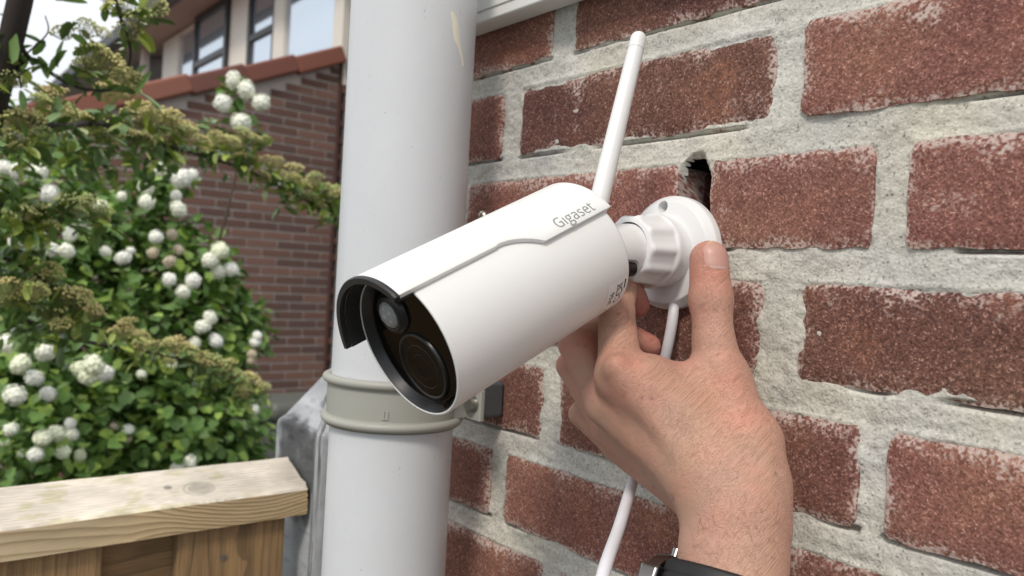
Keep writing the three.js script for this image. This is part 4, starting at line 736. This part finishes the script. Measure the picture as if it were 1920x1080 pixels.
{ // ---- firethorn: nearer, with clusters of unopened buds
  const org = at(-60, 900, 1.25); org.y = -1.9;
  const t = thing('firethorn_shrub', 'firethorn shrub with dark branches and yellowish clusters of flower buds', 'shrub', org.toArray());
  const L = leaves(oval), bark = mat({ color: lin(0.035, 0.027, 0.022), roughness: 0.9 });
  const br = (list, r0, r1) => { const pts = list.map(([x, y, d]) => at(x, y, d).sub(org)); part('branch', twig(pts, r0, r1), bark, t); return new THREE.CatmullRomCurve3(pts.map((p) => p.clone().add(org))); };
  const leafOn = (p, dir, k = 1, tone = 0) => { const b = rr(0.7, 1.3), yg = rnd() < 0.25 + tone; L.add(p, dir, V(rr(-0.7, 0.7), 1, rr(-0.7, 0.7)), rr(0.020, 0.040) * k, yg ? [0.34 * b, 0.42 * b, 0.075 * b] : [0.12 * b, 0.21 * b, 0.045 * b]); };
  part('trunk', twig([V(0, 0, 0), at(-60, 620, 1.2).sub(org), at(-40, 330, 1.1).sub(org), at(8, 130, 1.0).sub(org), at(32, 30, 0.98).sub(org), at(60, -120, 0.96).sub(org)], 0.024, 0.014), bark, t);
  const B = [
    br([[12, 140, 1.0], [60, 110, 1.02], [100, 140, 1.04], [150, 165, 1.06], [225, 170, 1.1]], 0.0035, 0.0014), br([[30, 40, 0.98], [45, 95, 1.0], [70, 120, 1.02]], 0.004, 0.002),
    br([[5, 200, 1.05], [90, 235, 1.12], [190, 232, 1.3], [300, 270, 1.5], [380, 292, 1.62], [460, 318, 1.72], [530, 352, 1.8], [590, 385, 1.86], [655, 428, 1.92]], 0.006, 0.002),
    br([[-20, 470, 1.15], [60, 510, 1.2], [130, 560, 1.25], [185, 600, 1.3]], 0.004, 0.0015), br([[40, 600, 1.3], [160, 640, 1.5], [300, 665, 1.8], [400, 690, 2.0], [470, 728, 2.1]], 0.005, 0.0015),
    br([[-20, 380, 1.1], [70, 395, 1.15], [150, 400, 1.2]], 0.004, 0.0015), br([[200, -60, 1.05], [225, 30, 1.08], [245, 95, 1.12], [232, 160, 1.14]], 0.003, 0.0013), br([[40, 165, 1.0], [36, 120, 1.0], [90, 60, 1.02], [85, 30, 1.03]], 0.0014, 0.0008),
  ];
  // bud cluster: a dome of small round buds on thin stalks
  const budGeo = new THREE.IcosahedronGeometry(1, 1).deleteAttribute('uv');
  const cluster = (n, flat) => {
    const list = [], st = []; for (let k = 0; k < n; k++) {
      const a = k * 2.39996 + rr(-0.3, 0.3), r = Math.sqrt((k + 0.5) / n) * 1.0, p = V(r * Math.cos(a), flat * (0.75 - 0.55 * r * r) + rr(-0.12, 0.12), r * Math.sin(a)), s = rr(0.055, 0.088);
      list.push(budGeo.clone().scale(s, s * 1.1, s).translate(p.x, p.y, p.z)); const b = V(p.x * 0.3, -0.5, p.z * 0.3); if (k % 2 === 0) st.push(new THREE.TubeGeometry(new THREE.LineCurve3(b, p), 1, 0.02, 3, false).deleteAttribute('uv'));
    }
    return [merge(list), merge(st)];
  };
  const kinds = [cluster(60, 0.9), cluster(76, 1.1), cluster(50, 0.7), cluster(66, 1.4)];
  const budM = [[0.66, 0.64, 0.26], [0.56, 0.58, 0.24], [0.64, 0.56, 0.24], [0.46, 0.50, 0.19]].map((c) => mat({ color: lin(...c), roughness: 0.6 })), tan = [[0.54, 0.44, 0.20], [0.50, 0.45, 0.18]].map((c) => mat({ color: lin(...c), roughness: 0.7 })), stalk = mat({ color: lin(0.24, 0.24, 0.08), roughness: 0.8 });
  // place, depth, width in photograph pixels, tan tint
  const spots = [[225, 15, 1.08, 60], [262, 40, 1.1, 60], [285, 15, 1.12, 50], [240, 62, 1.1, 50], [205, -10, 1.08, 60], [120, 62, 1.03, 46], [160, 60, 1.04, 44], [190, 62, 1.06, 34], [178, 112, 1.06, 66], [205, 128, 1.07, 60], [160, 132, 1.06, 44], [232, 148, 1.12, 46], [255, 155, 1.14, 40], [25, 150, 1.0, 44], [8, 150, 1.0, 40], [205, 178, 1.3, 56, 1], [105, 186, 1.2, 50, 1], [82, 178, 1.2, 40, 1], [25, 222, 1.04, 50], [55, 226, 1.05, 54], [75, 250, 1.06, 40], [10, 255, 1.04, 44], [120, 226, 1.25, 56], [160, 235, 1.3, 56], [205, 250, 1.35, 50], [240, 262, 1.4, 44], [262, 222, 1.45, 66, 1], [292, 232, 1.48, 66, 1], [320, 248, 1.52, 54, 1], [345, 246, 1.55, 50, 1], [375, 268, 1.6, 40, 1], [405, 266, 1.64, 36, 1], [430, 268, 1.66, 40], [455, 254, 1.68, 38], [476, 266, 1.7, 30, 1], [458, 300, 1.7, 34], [475, 300, 1.72, 30, 1], [505, 306, 1.76, 34, 1], [520, 330, 1.78, 34], [552, 318, 1.8, 36], [540, 345, 1.82, 30], [566, 355, 1.84, 32], [592, 342, 1.86, 34], [578, 372, 1.86, 30], [612, 362, 1.88, 32], [632, 368, 1.9, 36], [636, 392, 1.9, 32], [600, 390, 1.88, 26], [130, 392, 1.18, 60], [165, 398, 1.2, 56], [195, 402, 1.22, 36], [70, 408, 1.15, 44], [45, 402, 1.12, 40], [95, 428, 1.16, 40], [12, 540, 1.16, 50], [60, 540, 1.2, 56], [90, 520, 1.22, 50, 1], [115, 558, 1.24, 60], [145, 565, 1.26, 54], [95, 585, 1.24, 56], [170, 582, 1.28, 44], [40, 560, 1.2, 40], [130, 590, 1.28, 46, 1], [232, 628, 1.6, 40, 1], [262, 640, 1.7, 36, 1], [240, 606, 1.6, 34, 1], [330, 652, 1.9, 46, 1], [350, 668, 1.92, 42], [378, 676, 1.95, 40, 1], [400, 690, 2.0, 44], [425, 690, 2.02, 40, 1], [445, 706, 2.05, 40], [470, 714, 2.1, 38], [462, 740, 2.1, 34, 1], [285, 655, 1.8, 36, 1]];
  for (const [px, py, d, w, tn] of spots.slice()) if (py > 170) spots.push([px + rr(-34, 34), py + rr(-8, 26), d + rr(-0.04, 0.06), w * rr(0.6, 0.9), rnd() < 0.4 ? 1 - (tn ?? 0) : tn]);
  for (const [px, py, d, w, tn] of spots) {
    const [bg, sg] = kinds[Math.floor(rnd() * 4)], p = at(px, py, d), s = w / 2 / 1472 * d * 1.12;
    const o = part('bud_cluster', bg, tn ? tan[Math.floor(rnd() * 2)] : budM[Math.floor(rnd() * 4)], t); o.position.copy(p).sub(org); o.scale.setScalar(s); o.rotation.set(rr(-0.5, 0.5), rr(0, 6), rr(-0.5, 0.5)); part('stalks', sg, stalk, o);
    for (let k = 0; k < (py < 170 ? 2 : px > 380 ? 6 : 4); k++) { const u = rdir(); u.y = -Math.abs(u.y) * 0.8; leafOn(p.clone().addScaledVector(u, s * rr(0.6, 1.2)).add(V(0, -s * 0.6, 0)), rdir().add(V(0, 0.1, 0)).normalize(), 1, tn ? 0.3 : 0.15); }
  }
  B.forEach((c, k) => { const n = [22, 4, 170, 40, 70, 40, 14, 3][k]; for (let m = 0; m < n; m++) { const p = c.getPointAt(rnd()); leafOn(p.clone().add(rdir().multiplyScalar(rr(0.004, k === 2 ? 0.03 : 0.026))), rdir()); } });
  // fuller leafy masses on the left
  for (const [px, py, d, r, n] of [[30, 265, 1.2, 0.05, 40], [120, 280, 1.35, 0.06, 60], [210, 290, 1.45, 0.055, 50], [20, 60, 1.05, 0.02, 8], [10, 400, 1.15, 0.06, 50], [30, 470, 1.2, 0.06, 50], [60, 575, 1.25, 0.07, 70], [130, 620, 1.35, 0.05, 40], [265, 30, 1.1, 0.02, 6], [390, 705, 2.0, 0.07, 50], [280, 300, 1.5, 0.06, 60], [180, 330, 1.4, 0.05, 30]]) { const c = at(px, py, d); for (let k = 0; k < n; k++) leafOn(c.clone().addScaledVector(rdir(), r * Math.sqrt(rnd())), rdir()); }
  for (const [px, py, d, dx, dy, s] of [[8, 40, 0.98, 20, 60, 1.7], [165, 5, 1.05, -30, -6, 1.5], [70, 105, 1.02, 12, 20, 1.0], [255, 170, 1.12, 30, 18, 1.3], [120, 75, 1.03, -8, 20, 1.1], [95, 570, 1.2, 20, -40, 1.2]]) { const a = at(px, py, d), b = at(px + dx, py + dy, d); leafOn(a, b.sub(a).normalize(), s); }
  part('foliage', L.geo(org), glossLeaf, t).userData.kind = 'stuff';
}
renderer.render(scene, camera);
